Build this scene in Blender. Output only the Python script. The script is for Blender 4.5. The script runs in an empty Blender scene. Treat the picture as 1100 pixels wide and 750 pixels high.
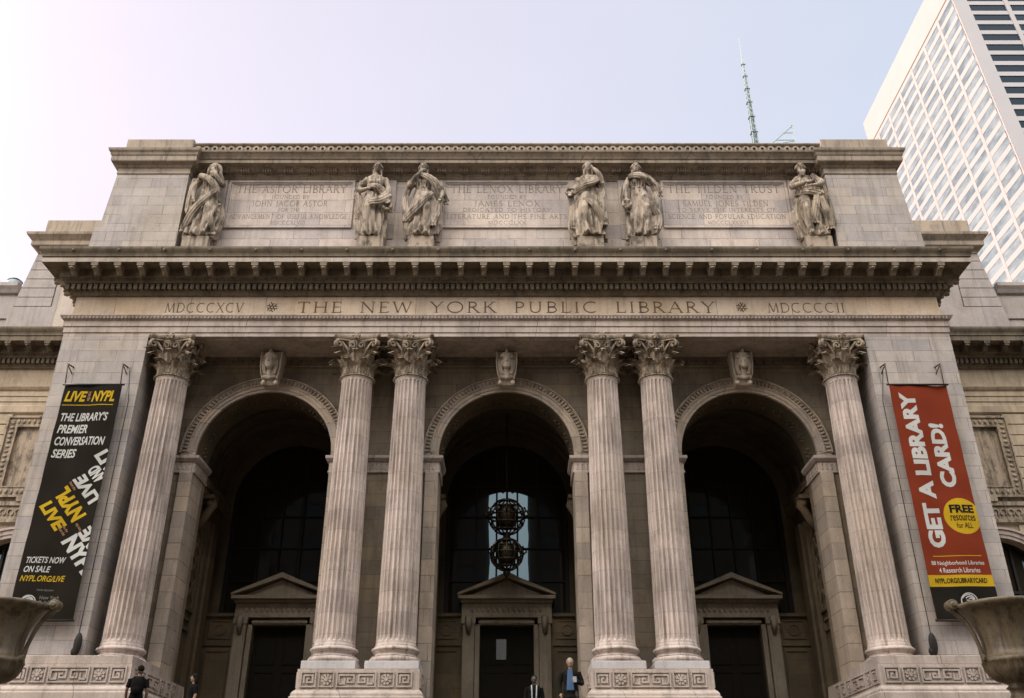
import bpy, bmesh, math, random
from math import sin, cos, pi, radians, sqrt, atan2, tan, atan
from mathutils import Vector, Matrix, noise
random.seed(7)
scene = bpy.context.scene
COL = scene.collection

# ------------------------------------------------------------------ helpers
class MB:
    """collects geometry in world coordinates"""
    def __init__(s): s.v = []; s.f = []; s.sm = []
    def quad(s, a, b, c, d):
        i = len(s.v); s.v += [tuple(a), tuple(b), tuple(c), tuple(d)]; s.f.append((i, i+1, i+2, i+3)); s.sm.append(False)
    def poly(s, pts):
        i = len(s.v); s.v += [tuple(p) for p in pts]; s.f.append(tuple(range(i, i+len(pts)))); s.sm.append(False)
    def box(s, x0, x1, y0, y1, z0, z1, bev=0.0):
        if x0 > x1: x0, x1 = x1, x0
        if y0 > y1: y0, y1 = y1, y0
        b = bev
        if b <= 0:
            p = [(x, y, z) for z in (z0, z1) for y in (y0, y1) for x in (x0, x1)]
            i = len(s.v); s.v += p
            for q in ((0, 2, 3, 1), (4, 5, 7, 6), (0, 1, 5, 4), (2, 6, 7, 3), (0, 4, 6, 2), (1, 3, 7, 5)):
                s.f.append(tuple(i+k for k in q)); s.sm.append(False)
        else:   # chamfered on the vertical and horizontal edges via stacked octagon rings
            def ring(z, o):
                X0, X1, Y0, Y1 = x0+o, x1-o, y0+o, y1-o
                return [(X0+b, Y0, z), (X1-b, Y0, z), (X1, Y0+b, z), (X1, Y1-b, z), (X1-b, Y1, z), (X0+b, Y1, z), (X0, Y1-b, z), (X0, Y0+b, z)]
            s.rings([ring(z0, b), ring(z0+b, 0), ring(z1-b, 0), ring(z1, b)], True, True, False)
    def hexa(s, p):   # 8 points: bottom 4 ccw, top 4 ccw
        i = len(s.v); s.v += [tuple(q) for q in p]
        for q in ((0, 3, 2, 1), (4, 5, 6, 7), (0, 1, 5, 4), (1, 2, 6, 5), (2, 3, 7, 6), (3, 0, 4, 7)):
            s.f.append(tuple(i+k for k in q)); s.sm.append(False)
    def rings(s, rs, cap0=True, cap1=True, smooth=True, closed=True):
        i = len(s.v); n = len(rs[0])
        for r in rs: s.v += [tuple(p) for p in r]
        for k in range(len(rs)-1):
            for j in range(n if closed else n-1):
                a = i+k*n+j; b = i+k*n+(j+1) % n
                s.f.append((a, b, b+n, a+n)); s.sm.append(smooth)
        if cap0: s.f.append(tuple(i+n-1-j for j in range(n))); s.sm.append(False)
        if cap1: s.f.append(tuple(i+(len(rs)-1)*n+j for j in range(n))); s.sm.append(False)
    def lathe(s, cx, cy, prof, n=48, smooth=True):
        s.rings([[(cx+r*cos(2*pi*j/n), cy+r*sin(2*pi*j/n), z) for j in range(n)] for r, z in prof], True, True, smooth)
    def tube(s, pts, rad, n=10, smooth=True, flat=1.0):
        pts = [Vector(p) for p in pts]
        if not isinstance(rad, (list, tuple)): rad = [rad]*len(pts)
        rs = []; ref = Vector((0, 0, 1)); prev = None
        for k, p in enumerate(pts):
            d = (pts[min(k+1, len(pts)-1)]-pts[max(k-1, 0)])
            if d.length < 1e-9: d = Vector((0, 0, 1))
            d.normalize()
            if prev is None:
                a = d.orthogonal().normalized()
                if abs(d.y) < .95: a = (Vector((0, 1, 0)) - d*d.y).normalized()
            else:
                a = prev-d*prev.dot(d)
                a = a.normalized() if a.length > 1e-6 else d.orthogonal().normalized()
            prev = a; b = d.cross(a)
            rs.append([p+(a*cos(2*pi*j/n)*flat+b*sin(2*pi*j/n))*rad[k] for j in range(n)])
        s.rings(rs, True, True, smooth)
    def ell(s, c, r, n=14, m=9, rot=None):
        c = Vector(c); rs = []
        for k in range(m+1):
            t = -pi/2+pi*(k+.02 if k == 0 else k-.02 if k == m else k)/m
            ring = []
            for j in range(n):
                q = Vector((r[0]*cos(t)*cos(2*pi*j/n), r[1]*cos(t)*sin(2*pi*j/n), r[2]*sin(t)))
                if rot: q = rot @ q
                ring.append(c+q)
            rs.append(ring)
        s.rings(rs, True, True, True)
    def prism(s, pts, M, d0, d1):   # polygon pts (u,v) ccw, M(u,v,d)->xyz
        a = [M(u, v, d1) for u, v in pts]; b = [M(u, v, d0) for u, v in pts]; n = len(pts)
        s.poly(a); s.poly(list(reversed(b)))
        for k in range(n): s.quad(b[k], b[(k+1) % n], a[(k+1) % n], a[k])
    def ribbon(s, pts, w, M, d0, d1, closed=False):   # stroked path as raised band
        n = len(pts); L = []; R = []
        if isinstance(w, (int, float)): w = [w]*n
        for k in range(n):
            p = Vector(pts[k])
            if closed: a = Vector(pts[(k-1) % n]); b = Vector(pts[(k+1) % n])
            else: a = Vector(pts[max(k-1, 0)]); b = Vector(pts[min(k+1, n-1)])
            d1_ = (p-a); d2_ = (b-p)
            d1_ = d1_.normalized() if d1_.length > 1e-9 else d2_.normalized()
            d2_ = d2_.normalized() if d2_.length > 1e-9 else d1_
            n1 = Vector((-d1_.y, d1_.x)); n2 = Vector((-d2_.y, d2_.x)); m = n1+n2
            m = m.normalized() if m.length > 1e-6 else n1
            q = w[k]/2/max(.5, m.dot(n1))
            L.append(p+m*q); R.append(p-m*q)
        rng = range(n) if closed else range(n-1)
        for k in rng:
            j = (k+1) % n
            l0, l1, r0, r1 = L[k], L[j], R[k], R[j]
            T = [M(r0.x, r0.y, d1), M(r1.x, r1.y, d1), M(l1.x, l1.y, d1), M(l0.x, l0.y, d1)]
            B = [M(r0.x, r0.y, d0), M(r1.x, r1.y, d0), M(l1.x, l1.y, d0), M(l0.x, l0.y, d0)]
            s.quad(*T); s.quad(B[0], B[1], T[1], T[0]); s.quad(B[2], B[3], T[3], T[2])
            if not closed and k == 0: s.quad(B[3], B[0], T[0], T[3])
            if not closed and k == n-2: s.quad(B[1], B[2], T[2], T[1])
    def extr_u(s, prof, x0, x1, yf, yb, seam=0):   # profile (offset,z) run round left-front-right, mitred
        rs = []
        for o, z in prof: rs.append([(x0-o, yb, z), (x0-o, yf-o, z), (x1+o, yf-o, z), (x1+o, yb, z)])
        s.rings(rs, False, False, False, closed=False)
        s.poly([r[0] for r in reversed(rs)]); s.poly([r[3] for r in rs])
    def extr_f(s, prof, x0, x1, yf, close=True):    # straight run facing the street
        rs = [[(x0, yf-o, z), (x1, yf-o, z)] for o, z in prof]
        s.rings(rs, False, False, False, closed=False)
        if close:
            s.poly([r[0] for r in reversed(rs)]); s.poly([r[1] for r in rs])
    def join(s, o):
        i = len(s.v); s.v += o.v; s.f += [tuple(i+k for k in q) for q in o.f]; s.sm += o.sm
    def xf(s, fn): s.v = [tuple(fn(*p)) for p in s.v]; return s
    def mesh(s, name, loc=(0, 0, 0), fixn=True, weld=False):
        me = bpy.data.meshes.new(name)
        L = Vector(loc)
        me.from_pydata([tuple(Vector(p)-L) for p in s.v], [], s.f)
        me.polygons.foreach_set('use_smooth', s.sm)
        if fixn or weld:
            bm = bmesh.new(); bm.from_mesh(me)
            bmesh.ops.remove_doubles(bm, verts=bm.verts, dist=1e-5) if weld else None
            bmesh.ops.recalc_face_normals(bm, faces=bm.faces)
            bm.to_mesh(me); bm.free()
        me.update(); return me
    def build(s, name, mat, parent=None, loc=None, weld=False, label=None):
        if loc is None: loc = wloc(parent) if parent else (0, 0, 0)
        me = s.mesh(name, loc, True, weld)
        return link(name, me, mat, parent, loc, label)

def wloc(o):
    v = Vector((0, 0, 0))
    while o: v += Vector(o.location); o = o.parent
    return v
def link(name, me, mat, parent, loc, label=None):
    o = bpy.data.objects.new(name, me)
    if mat: 
        if len(me.materials) == 0: me.materials.append(mat)
    COL.objects.link(o)
    if parent:
        o.parent = parent; o.location = Vector(loc)-wloc(parent)
    else: o.location = loc
    if label: o['label'] = label
    return o
def tag(o, label=None, cat=None, group=None, kind=None):
    if label: o['label'] = label
    if cat: o['category'] = cat
    if group: o['group'] = group
    if kind: o['kind'] = kind
    return o
def empty(name, loc, label, cat, group=None):
    o = bpy.data.objects.new(name, None); o.empty_display_size = .3; COL.objects.link(o); o.location = loc
    return tag(o, label, cat, group)
def struct(name, mb, mat): return tag(mb.build(name, mat), kind='structure')
def fuse(mb, voxel, smooth=2, disp=None, name='fused'):
    """one continuous closed surface out of overlapping shapes"""
    me = mb.mesh('tmp', fixn=True)
    o = bpy.data.objects.new('tmp', me); COL.objects.link(o)
    m = o.modifiers.new('r', 'REMESH'); m.mode = 'VOXEL'; m.voxel_size = voxel; m.use_smooth_shade = True
    if smooth:
        k = o.modifiers.new('s', 'SMOOTH'); k.iterations = smooth; k.factor = .5
    bpy.context.view_layer.update()
    dg = bpy.context.evaluated_depsgraph_get()
    r = bpy.data.meshes.new_from_object(o.evaluated_get(dg)); r.name = name
    bpy.data.objects.remove(o); bpy.data.meshes.remove(me)
    if disp:
        for v in r.vertices: v.co = disp(v.co, v.normal)
    return r

# ------------------------------------------------------------------ materials
def mat(name):
    m = bpy.data.materials.new(name); m.use_nodes = True
    nt = m.node_tree; b = nt.nodes['Principled BSDF']
    return m, nt, b
def node(nt, t, **k):
    n = nt.nodes.new(t)
    for a, v in k.items():
        if a.startswith('i_'): n.inputs[a[2:].replace('_', ' ')].default_value = v
        else: setattr(n, a, v)
    return n
def mixc(nt, fac, a, b, mode='MIX'):
    n = nt.nodes.new('ShaderNodeMix'); n.data_type = 'RGBA'; n.blend_type = mode
    for i, v in ((0, fac), (6, a), (7, b)):
        if isinstance(v, (int, float)): n.inputs[i].default_value = v
        elif isinstance(v, tuple): n.inputs[i].default_value = v+(1,) if len(v) == 3 else v
        else: nt.links.new(v, n.inputs[i])
    return n.outputs[2]
def ramp(nt, src, a, b, ca=(0, 0, 0), cb=(1, 1, 1)):
    r = nt.nodes.new('ShaderNodeValToRGB'); r.color_ramp.elements[0].position = a; r.color_ramp.elements[1].position = b
    r.color_ramp.elements[0].color = ca+(1,); r.color_ramp.elements[1].color = cb+(1,)
    nt.links.new(src, r.inputs[0]); return r.outputs[0]
def noise_t(nt, vec, scale, detail=4, rough=.55):
    n = node(nt, 'ShaderNodeTexNoise'); n.inputs['Scale'].default_value = scale; n.inputs['Detail'].default_value = detail
    n.inputs['Roughness'].default_value = rough; nt.links.new(vec, n.inputs['Vector']); return n.outputs[0]
def math_n(nt, op, a, b=None):
    n = nt.nodes.new('ShaderNodeMath'); n.operation = op
    for i, v in ((0, a), (1, b)):
        if v is None: continue
        if isinstance(v, (int, float)): n.inputs[i].default_value = v
        else: nt.links.new(v, n.inputs[i])
    return n.outputs[0]
def scaled(nt, vec, s):
    n = nt.nodes.new('ShaderNodeVectorMath'); n.operation = 'MULTIPLY'; nt.links.new(vec, n.inputs[0]); n.inputs[1].default_value = s
    return n.outputs[0]

def stone(name, base, dark, bricks=None, tone=1.0, stain=.55, streak=.5, rough=.8, drums=0, bump=.25, warm=(.30, .215, .125), zoff=0.0, grime=.12, gscale=1.6):
    m, nt, b = mat(name)
    geo = nt.nodes.new('ShaderNodeNewGeometry'); P = geo.outputs['Position']
    sep = nt.nodes.new('ShaderNodeSeparateXYZ'); nt.links.new(P, sep.inputs[0])
    xy = math_n(nt, 'ADD', sep.outputs[0], sep.outputs[1])
    cmb = nt.nodes.new('ShaderNodeCombineXYZ'); nt.links.new(xy, cmb.inputs[0])
    nt.links.new(math_n(nt, 'ADD', sep.outputs[2], zoff), cmb.inputs[1])
    C = mixc(nt, ramp(nt, noise_t(nt, P, .9, 6, .6), .35, .68), base, tuple(c*.8 for c in base))
    # warm rusty patina in soft patches
    C = mixc(nt, math_n(nt, 'MULTIPLY', ramp(nt, noise_t(nt, scaled(nt, P, (.7, .7, .5)), .55, 5, .65), .45, .75), stain*.8), C, warm)
    H = noise_t(nt, P, 9, 6, .65)
    if bricks:
        bw, rh, mort = bricks
        br = node(nt, 'ShaderNodeTexBrick'); br.offset = .5; br.squash = 1.0
        nt.links.new(cmb.outputs[0], br.inputs['Vector'])
        br.inputs['Scale'].default_value = 1; br.inputs['Brick Width'].default_value = bw; br.inputs['Row Height'].default_value = rh
        br.inputs['Mortar Size'].default_value = mort; br.inputs['Mortar Smooth'].default_value = .1; br.inputs['Bias'].default_value = 0
        br.inputs['Color1'].default_value = (0, 0, 0, 1); br.inputs['Color2'].default_value = (1, 1, 1, 1); br.inputs['Mortar'].default_value = (.5, .5, .5, 1)
        C = mixc(nt, 1.0, C, ramp(nt, br.outputs['Color'], 0, 1, tuple(1-(1-v)*tone for v in (.80, .81, .85)), tuple(1+(v-1)*tone for v in (1.12, 1.08, 1.02))), 'MULTIPLY')
        jm = math_n(nt, 'MULTIPLY', br.outputs['Fac'], ramp(nt, noise_t(nt, P, 1.7, 2), .3, .55))
        C = mixc(nt, math_n(nt, 'MULTIPLY', jm, .75), C, dark)
        H = math_n(nt, 'SUBTRACT', H, math_n(nt, 'MULTIPLY', br.outputs['Fac'], 2.0))
    if drums:
        w = math_n(nt, 'FRACT', math_n(nt, 'ADD', math_n(nt, 'DIVIDE', sep.outputs[2], drums), .15))
        j = math_n(nt, 'LESS_THAN', w, .018)
        C = mixc(nt, math_n(nt, 'MULTIPLY', j, .5), C, dark)
        fl = math_n(nt, 'FLOOR', math_n(nt, 'ADD', math_n(nt, 'DIVIDE', sep.outputs[2], drums), .15))
        wn = nt.nodes.new('ShaderNodeTexWhiteNoise'); wn.noise_dimensions = '2D'
        cc = nt.nodes.new('ShaderNodeCombineXYZ'); nt.links.new(fl, cc.inputs[0]); nt.links.new(math_n(nt, 'ROUND', math_n(nt, 'DIVIDE', sep.outputs[0], 1.7)), cc.inputs[1])
        nt.links.new(cc.outputs[0], wn.inputs['Vector'])
        C = mixc(nt, 1.0, C, ramp(nt, wn.outputs['Value'], 0, 1, (.86, .85, .86), (1.06, 1.05, 1.04)), 'MULTIPLY')
    # rain streaks: noise stretched vertically
    st = ramp(nt, noise_t(nt, scaled(nt, P, (3.6, 3.6, .20)), 1.6, 7, .66), .50, .70)
    C = mixc(nt, math_n(nt, 'MULTIPLY', st, streak), C, dark)
    # soot crust: hard edged blotches with torn outlines
    gn = noise_t(nt, scaled(nt, P, (1, 1, .55)), gscale, 9, .68)
    C = mixc(nt, math_n(nt, 'MULTIPLY', ramp(nt, gn, .49, .60), grime), C, dark)
    # fine grain
    C = mixc(nt, .35, C, ramp(nt, noise_t(nt, P, 22, 5, .7), .3, .7, (.42, .40, .38), (1, 1, 1)), 'MULTIPLY')
    nt.links.new(C, b.inputs['Base Color']); b.inputs['Roughness'].default_value = rough
    b.inputs['Specular IOR Level'].default_value = .25
    bp = nt.nodes.new('ShaderNodeBump'); bp.inputs['Strength'].default_value = bump; bp.inputs['Distance'].default_value = .03
    nt.links.new(H, bp.inputs['Height']); nt.links.new(bp.outputs[0], b.inputs['Normal'])
    return m
def plain(name, col, rough=.6, metal=0, spec=.5, var=.25, scale=6, bump=0):
    m, nt, b = mat(name)
    geo = nt.nodes.new('ShaderNodeNewGeometry')
    n = noise_t(nt, geo.outputs['Position'], scale, 5, .6)
    nt.links.new(mixc(nt, ramp(nt, n, .3, .7), col, tuple(c*(1-var) for c in col)), b.inputs['Base Color'])
    b.inputs['Roughness'].default_value = rough; b.inputs['Metallic'].default_value = metal; b.inputs['Specular IOR Level'].default_value = spec
    if bump:
        bp = nt.nodes.new('ShaderNodeBump'); bp.inputs['Strength'].default_value = bump; nt.links.new(n, bp.inputs['Height']); nt.links.new(bp.outputs[0], b.inputs['Normal'])
    return m

PALE = (.425, .375, .352)
DIRT = (.10, .075, .055)
M = {}
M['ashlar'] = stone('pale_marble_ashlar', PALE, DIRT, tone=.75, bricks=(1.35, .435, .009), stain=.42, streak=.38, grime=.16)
M['panel'] = stone('attic_panel_marble', (.56, .475, .435), DIRT, bricks=(1.9, .62, .010), stain=.15, streak=.25, grime=.14)
M['wall'] = stone('shaded_weathered_wall_marble', (.235, .187, .138), DIRT, bricks=(1.5, .47, .014), stain=.6, streak=.45, warm=(.22, .16, .09), grime=.4)  # weathered, and darkened: shade behind the columns put into the colour
M['block'] = stone('plain_block_marble', (.45, .39, .355), DIRT, bricks=(2.4, 9, .01), stain=.2, streak=.3, grime=.2)
M['rust'] = stone('rusticated_marble', (.47, .37, .27), DIRT, stain=.55, streak=.4, grime=.3)
M['trim'] = stone('moulded_marble', (.47, .385, .34), DIRT, tone=.35, bricks=(2.1, 40.0, .012), stain=.4, streak=.45, grime=.30, gscale=1.2)
M['frieze'] = stone('frieze_marble', (.62, .49, .38), DIRT, tone=.5, bricks=(2.75, 40.0, .014), stain=.8, streak=.25, warm=(.42, .27, .13), grime=.12)
M['cornice'] = stone('shaded_weathered_cornice_marble', (.185, .145, .105), (.045, .035, .025), stain=.5, streak=.75, warm=(.16, .12, .07), grime=.5)  # weathered, and darkened further: overhang shade put into the colour
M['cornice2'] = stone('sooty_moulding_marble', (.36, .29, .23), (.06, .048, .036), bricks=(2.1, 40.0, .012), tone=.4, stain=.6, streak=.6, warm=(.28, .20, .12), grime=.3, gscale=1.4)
M['lit_corona2'] = stone('modillion_body_marble', (.27, .215, .165), DIRT, stain=.4, streak=.5)
M['lit_corona'] = stone('lit_corona_marble', (.46, .375, .32), DIRT, stain=.4, streak=.3, grime=.3)  # paler marble for the corona strip: lit fascia put into the colour
M['jamb'] = stone('jamb_marble', (.42, .34, .28), DIRT, bricks=(3.0, .55, .014), stain=.35, streak=.35, grime=.25)
M['shaft'] = stone('fluted_shaft_marble', (.565, .465, .42), DIRT, drums=.66, stain=.5, streak=.75, grime=.30, gscale=1.3)
M['carved'] = stone('carved_marble', (.36, .28, .21), (.04, .03, .02), stain=.6, streak=.8, bump=.7, grime=.6, gscale=3.5)
M['surround'] = stone('door_surround_marble', (.29, .24, .19), DIRT, stain=.5, streak=.4, grime=.3)
M['key'] = stone('keystone_marble', (.60, .50, .41), (.05, .04, .028), stain=.5, streak=.3, grime=.25, gscale=3)
M['statue'] = stone('statue_marble', (.40, .32, .255), (.045, .034, .024), stain=.55, streak=.85, bump=.3, grime=.78, gscale=2.6)
M['plinth'] = stone('clean_plinth_marble', (.52, .48, .475), DIRT, stain=.08, streak=.12)
M['inner'] = stone('shaded_porch_marble', (.135, .10, .062), DIRT, bricks=(1.4, .5, .014), stain=.6, streak=.4, grime=.4)  # darkened: the shade of the porch is put into the colour
M['vault'] = stone('shaded_vault_marble', (.085, .066, .040), DIRT, bricks=(1.2, .5, .014), stain=.4, streak=.4)  # darker still: shade under the vault put into the colour
M['letter'] = plain('grime_and_shade_lettering', (.155, .105, .07), .95, var=.35, scale=8, spec=.1)  # dark raised strokes: grime and shade of cut letters put into the colour
M['letter2'] = plain('faint_grime_and_shade_lettering', (.25, .195, .155), .95, var=.3, scale=5, spec=.1)  # fainter raised strokes, grime and cut-letter shade again in the colour
M['bronze'] = plain('dark_bronze', (.05, .036, .022), .45, .7, var=.5, scale=5, bump=.2)
M['urn'] = stone('urn_bronze_green', (.15, .112, .074), (.02, .016, .01), stain=.4, streak=1.0, warm=(.20, .15, .085), rough=.38, bump=.2, grime=.5, gscale=2.5)
M['iron'] = plain('black_iron', (.014, .011, .009), .6, 0, spec=.2)
M['rusty'] = plain('rusty_bracket_iron', (.10, .06, .04), .8)
M['wood'] = plain('dark_door_bronze', (.012, .009, .006), .7, 0, spec=.12)

def glass(name, col, ior, rough=.0, wav=0.0, wscale=.7):
    m, nt, b = mat(name)
    b.inputs['Base Color'].default_value = col+(1,); b.inputs['Roughness'].default_value = rough; b.inputs['IOR'].default_value = ior
    if wav:
        geo = nt.nodes.new('ShaderNodeNewGeometry'); n = noise_t(nt, geo.outputs['Position'], wscale, 2, .4)
        bp = nt.nodes.new('ShaderNodeBump'); bp.inputs['Strength'].default_value = wav; bp.inputs['Distance'].default_value = .02
        nt.links.new(n, bp.inputs['Height']); nt.links.new(bp.outputs[0], b.inputs['Normal'])
    return m
M['dpane'] = glass('door_glass', (.035, .034, .036), 1.25, .1)
M['pane'] = glass('old_window_glass', (.02, .015, .009), 1.5, 0, .10, .55)
M['pane'].node_tree.nodes['Principled BSDF'].inputs['Specular Tint'].default_value = (.62, .85, 1.0, 1)
M['tglass'] = glass('office_glass_pale', (.15, .18, .20), 1.6, .12)
_m = M['tglass']; _nt = _m.node_tree; _g = _nt.nodes.new('ShaderNodeNewGeometry')
_n = noise_t(_nt, scaled(_nt, _g.outputs['Position'], (.2, .11, .26)), 1.0, 3, .7)
_nt.links.new(mixc(_nt, ramp(_nt, _n, .38, .62), (.10, .125, .14), (.24, .26, .27)), _nt.nodes['Principled BSDF'].inputs['Base Color'])  # cloudy tone in the colour stands in for varied reflections
M['tdark'] = glass('office_glass_dark', (.008, .014, .022), 1.18, .1)
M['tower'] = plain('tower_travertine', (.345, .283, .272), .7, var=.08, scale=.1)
M['tower2'] = plain('shaded_tower_travertine', (.19, .172, .175), .7, var=.08, scale=.1)  # same travertine as the side, darker: front face's shade in the colour
M['seam'] = plain('tower_dark_strip', (.12, .09, .03), .8)  # dark strip below the roof band
M['paving'] = stone('granite_paving', (.135, .105, .055), (.05, .04, .025), bricks=(1.2, .8, .01), stain=.1, streak=.1)
M['asphalt'] = plain('asphalt', (.05, .05, .052), .9, var=.3, scale=3)
M['paint'] = plain('road_paint', (.7, .7, .66), .7)
M['step'] = stone('granite_steps', (.15, .13, .115), (.12, .11, .10), stain=.15, streak=.1)

M['tdark'].node_tree.nodes['Principled BSDF'].inputs['Specular IOR Level'].default_value = .2
# ------------------------------------------------------------------ letters
def arc(cx, cy, rx, ry, a0, a1, n=14):
    return [(cx+rx*cos(radians(a0+(a1-a0)*k/n)), cy+ry*sin(radians(a0+(a1-a0)*k/n))) for k in range(n+1)]
T, N_ = .115, .06
GL = {   # width, [(points, weight)], [serif centres (x, y)]
 'A': (.78, [([(.04, 0), (.39, 1)], N_), ([(.39, 1), (.74, 0)], T), ([(.17, .36), (.6, .36)], N_)], [(.04, 0), (.74, 0)]),
 'B': (.62, [([(.12, 0), (.12, 1)], T), ([(.12, .97)]+arc(.3, .74, .22, .23, 90, -90, 10)+[(.12, .51)], T*.8), ([(.12, .51)]+arc(.32, .27, .26, .245, 90, -90, 10)+[(.12, .03)], T*.8)], [(.12, 0), (.12, 1)]),
 'C': (.84, [(arc(.47, .5, .42, .48, 52, 308, 22), T*.85)], []),
 'D': (.82, [([(.12, 0), (.12, 1)], T), ([(.12, .97)]+arc(.34, .5, .42, .47, 90, -90, 16)+[(.12, .03)], T*.8)], [(.12, 0), (.12, 1)]),
 'E': (.58, [([(.12, 0), (.12, 1)], T), ([(.12, .97), (.52, .97)], N_), ([(.12, .51), (.46, .51)], N_), ([(.12, .03), (.55, .03)], N_), ([(.52, .84), (.52, 1)], N_), ([(.55, 0), (.55, .16)], N_)], [(.12, 0), (.12, 1)]),
 'F': (.54, [([(.12, 0), (.12, 1)], T), ([(.12, .97), (.5, .97)], N_), ([(.12, .51), (.44, .51)], N_), ([(.5, .84), (.5, 1)], N_)], [(.12, 0), (.12, 1)]),
 'G': (.88, [(arc(.47, .5, .42, .48, 52, 320, 22), T*.85), ([(.78, .08), (.78, .45)], T)], [(.78, .45)]),
 'H': (.84, [([(.13, 0), (.13, 1)], T), ([(.71, 0), (.71, 1)], T), ([(.13, .51), (.71, .51)], N_)], [(.13, 0), (.13, 1), (.71, 0), (.71, 1)]),
 'I': (.28, [([(.14, 0), (.14, 1)], T)], [(.14, 0), (.14, 1)]),
 'J': (.36, [([(.2, 1), (.2, .1), (.14, -.08), (.02, -.12)], T*.8)], [(.2, 1)]),
 'K': (.74, [([(.12, 0), (.12, 1)], T), ([(.12, .42), (.62, 1)], N_), ([(.28, .58), (.7, 0)], T)], [(.12, 0), (.12, 1), (.62, 1), (.7, 0)]),
 'L': (.56, [([(.12, 0), (.12, 1)], T), ([(.12, .03), (.54, .03)], N_), ([(.54, 0), (.54, .17)], N_)], [(.12, 0), (.12, 1)]),
 'M': (.98, [([(.08, 0), (.17, 1)], N_), ([(.17, 1), (.49, .04)], T), ([(.49, .04), (.81, 1)], N_), ([(.81, 1), (.9, 0)], T)], [(.08, 0), (.9, 0)]),
 'N': (.86, [([(.12, 0), (.12, 1)], N_), ([(.12, 1), (.74, 0)], T), ([(.74, 0), (.74, 1)], N_)], [(.12, 0), (.74, 1), (.06, 1)]),
 'O': (.96, [(arc(.48, .5, .43, .485, 0, 360, 30), T*.9)], []),
 'P': (.58, [([(.12, 0), (.12, 1)], T), ([(.12, .97)]+arc(.28, .72, .24, .25, 90, -90, 10)+[(.12, .47)], T*.8)], [(.12, 0), (.12, 1)]),
 'Q': (.96, [(arc(.48, .5, .43, .485, 0, 360, 30), T*.9), ([(.5, .06), (.9, -.18)], T)], []),
 'R': (.7, [([(.12, 0), (.12, 1)], T), ([(.12, .97)]+arc(.28, .74, .23, .23, 90, -90, 10)+[(.12, .51)], T*.8), ([(.3, .51), (.66, 0)], T)], [(.12, 0), (.12, 1), (.66, 0)]),
 'S': (.54, [(arc(.28, .75, .19, .23, 40, 250, 12)+arc(.27, .26, .21, .24, 70, -150, 12), T*.85)], []),
 'T': (.7, [([(.35, 0), (.35, 1)], T), ([(.03, .97), (.67, .97)], N_), ([(.04, .82), (.04, 1)], N_), ([(.66, .82), (.66, 1)], N_)], [(.35, 0)]),
 'U': (.82, [([(.14, 1), (.14, .35)]+arc(.41, .33, .27, .31, 180, 360, 12)+[(.68, .35), (.68, 1)], T*.85)], [(.14, 1), (.68, 1)]),
 'V': (.76, [([(.05, 1), (.38, 0)], T), ([(.38, 0), (.71, 1)], N_)], [(.05, 1), (.71, 1)]),
 'W': (1.1, [([(.05, 1), (.31, 0)], T), ([(.31, 0), (.55, .95)], N_), ([(.55, .95), (.8, 0)], T), ([(.8, 0), (1.05, 1)], N_)], [(.05, 1), (1.05, 1)]),
 'X': (.76, [([(.06, 1), (.7, 0)], T), ([(.7, 1), (.06, 0)], N_)], [(.06, 1), (.7, 1), (.06, 0), (.7, 0)]),
 'Y': (.74, [([(.04, 1), (.37, .5), (.37, 0)], T), ([(.37, .5), (.7, 1)], N_)], [(.04, 1), (.7, 1), (.37, 0)]),
}
def inscribe(mb, text, cx, z, h, width, M_, d0=0.0, d1=.006, sp=.16, word=.55, wt=1.0):
    """Roman capitals centred on cx, fitted to width"""
    tot = 0
    for c in text: tot += word if c == ' ' else GL[c][0]+sp
    tot -= sp
    sx = width/tot; u = cx-width/2
    for c in text:
        if c == ' ': u += word*sx; continue
        w, strokes, ser = GL[c]
        for k, (pts, th) in enumerate(strokes):
            mb.ribbon([(u+x*sx, z+y*h) for x, y in pts], th*wt*(sx+h)/2, M_, d0, d1)
        for (x, y) in ser:
            yy = z+(y*h if y > 0 else 0)+(-.02*h if y == 1 else .02*h if y == 0 else 0)
            mb.ribbon([(u+(x-.11)*sx, yy), (u+(x+.11)*sx, yy)], .045*h*wt, M_, d0, d1)
        u += (w+sp)*sx
def front(y):  # map for a plane facing the street
    return lambda u, v, d: (u, y-d, v)

def bfont(text, size, cond=1.0, shear=0.0, bold=0.0, align='LEFT'):
    c = bpy.data.curves.new('t', 'FONT'); c.body = text; c.size = size; c.shear = shear; c.offset = bold; c.align_x = align; c.resolution_u = 3
    o = bpy.data.objects.new('t', c); COL.objects.link(o); bpy.context.view_layer.update()
    me = bpy.data.meshes.new_from_object(o.evaluated_get(bpy.context.evaluated_depsgraph_get()))
    vs = [(v.co.x*cond, v.co.y) for v in me.vertices]; fs = [tuple(p.vertices) for p in me.polygons]
    bpy.data.objects.remove(o); bpy.data.meshes.remove(me)
    return vs, fs
def fit(vf, x, y, w=None, h=None, rot=0, anchor='l'):
    """scale text mesh so its bounding box is w x h, lower-left at x,y (then rotated about x,y)"""
    vs, fs = vf
    x0 = min(v[0] for v in vs); x1 = max(v[0] for v in vs); y0 = min(v[1] for v in vs); y1 = max(v[1] for v in vs)
    sy = h/(y1-y0) if h else None; sx = w/(x1-x0) if w else sy
    if sy is None: sy = sx
    out = []
    for a, b in vs:
        a = (a-x0)*sx; b = (b-y0)*sy
        if anchor == 'c': a -= (x1-x0)*sx/2
        out.append((x+a*cos(rot)-b*sin(rot), y+a*sin(rot)+b*cos(rot)))
    return out, fs

# ================================================================== THE LIBRARY
YF = 29.4            # entablature / pylon plane
LIB = empty('library_building', (0, YF, 4.0), 'white marble library portico with three tall arches and six fluted columns', 'building')

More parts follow.
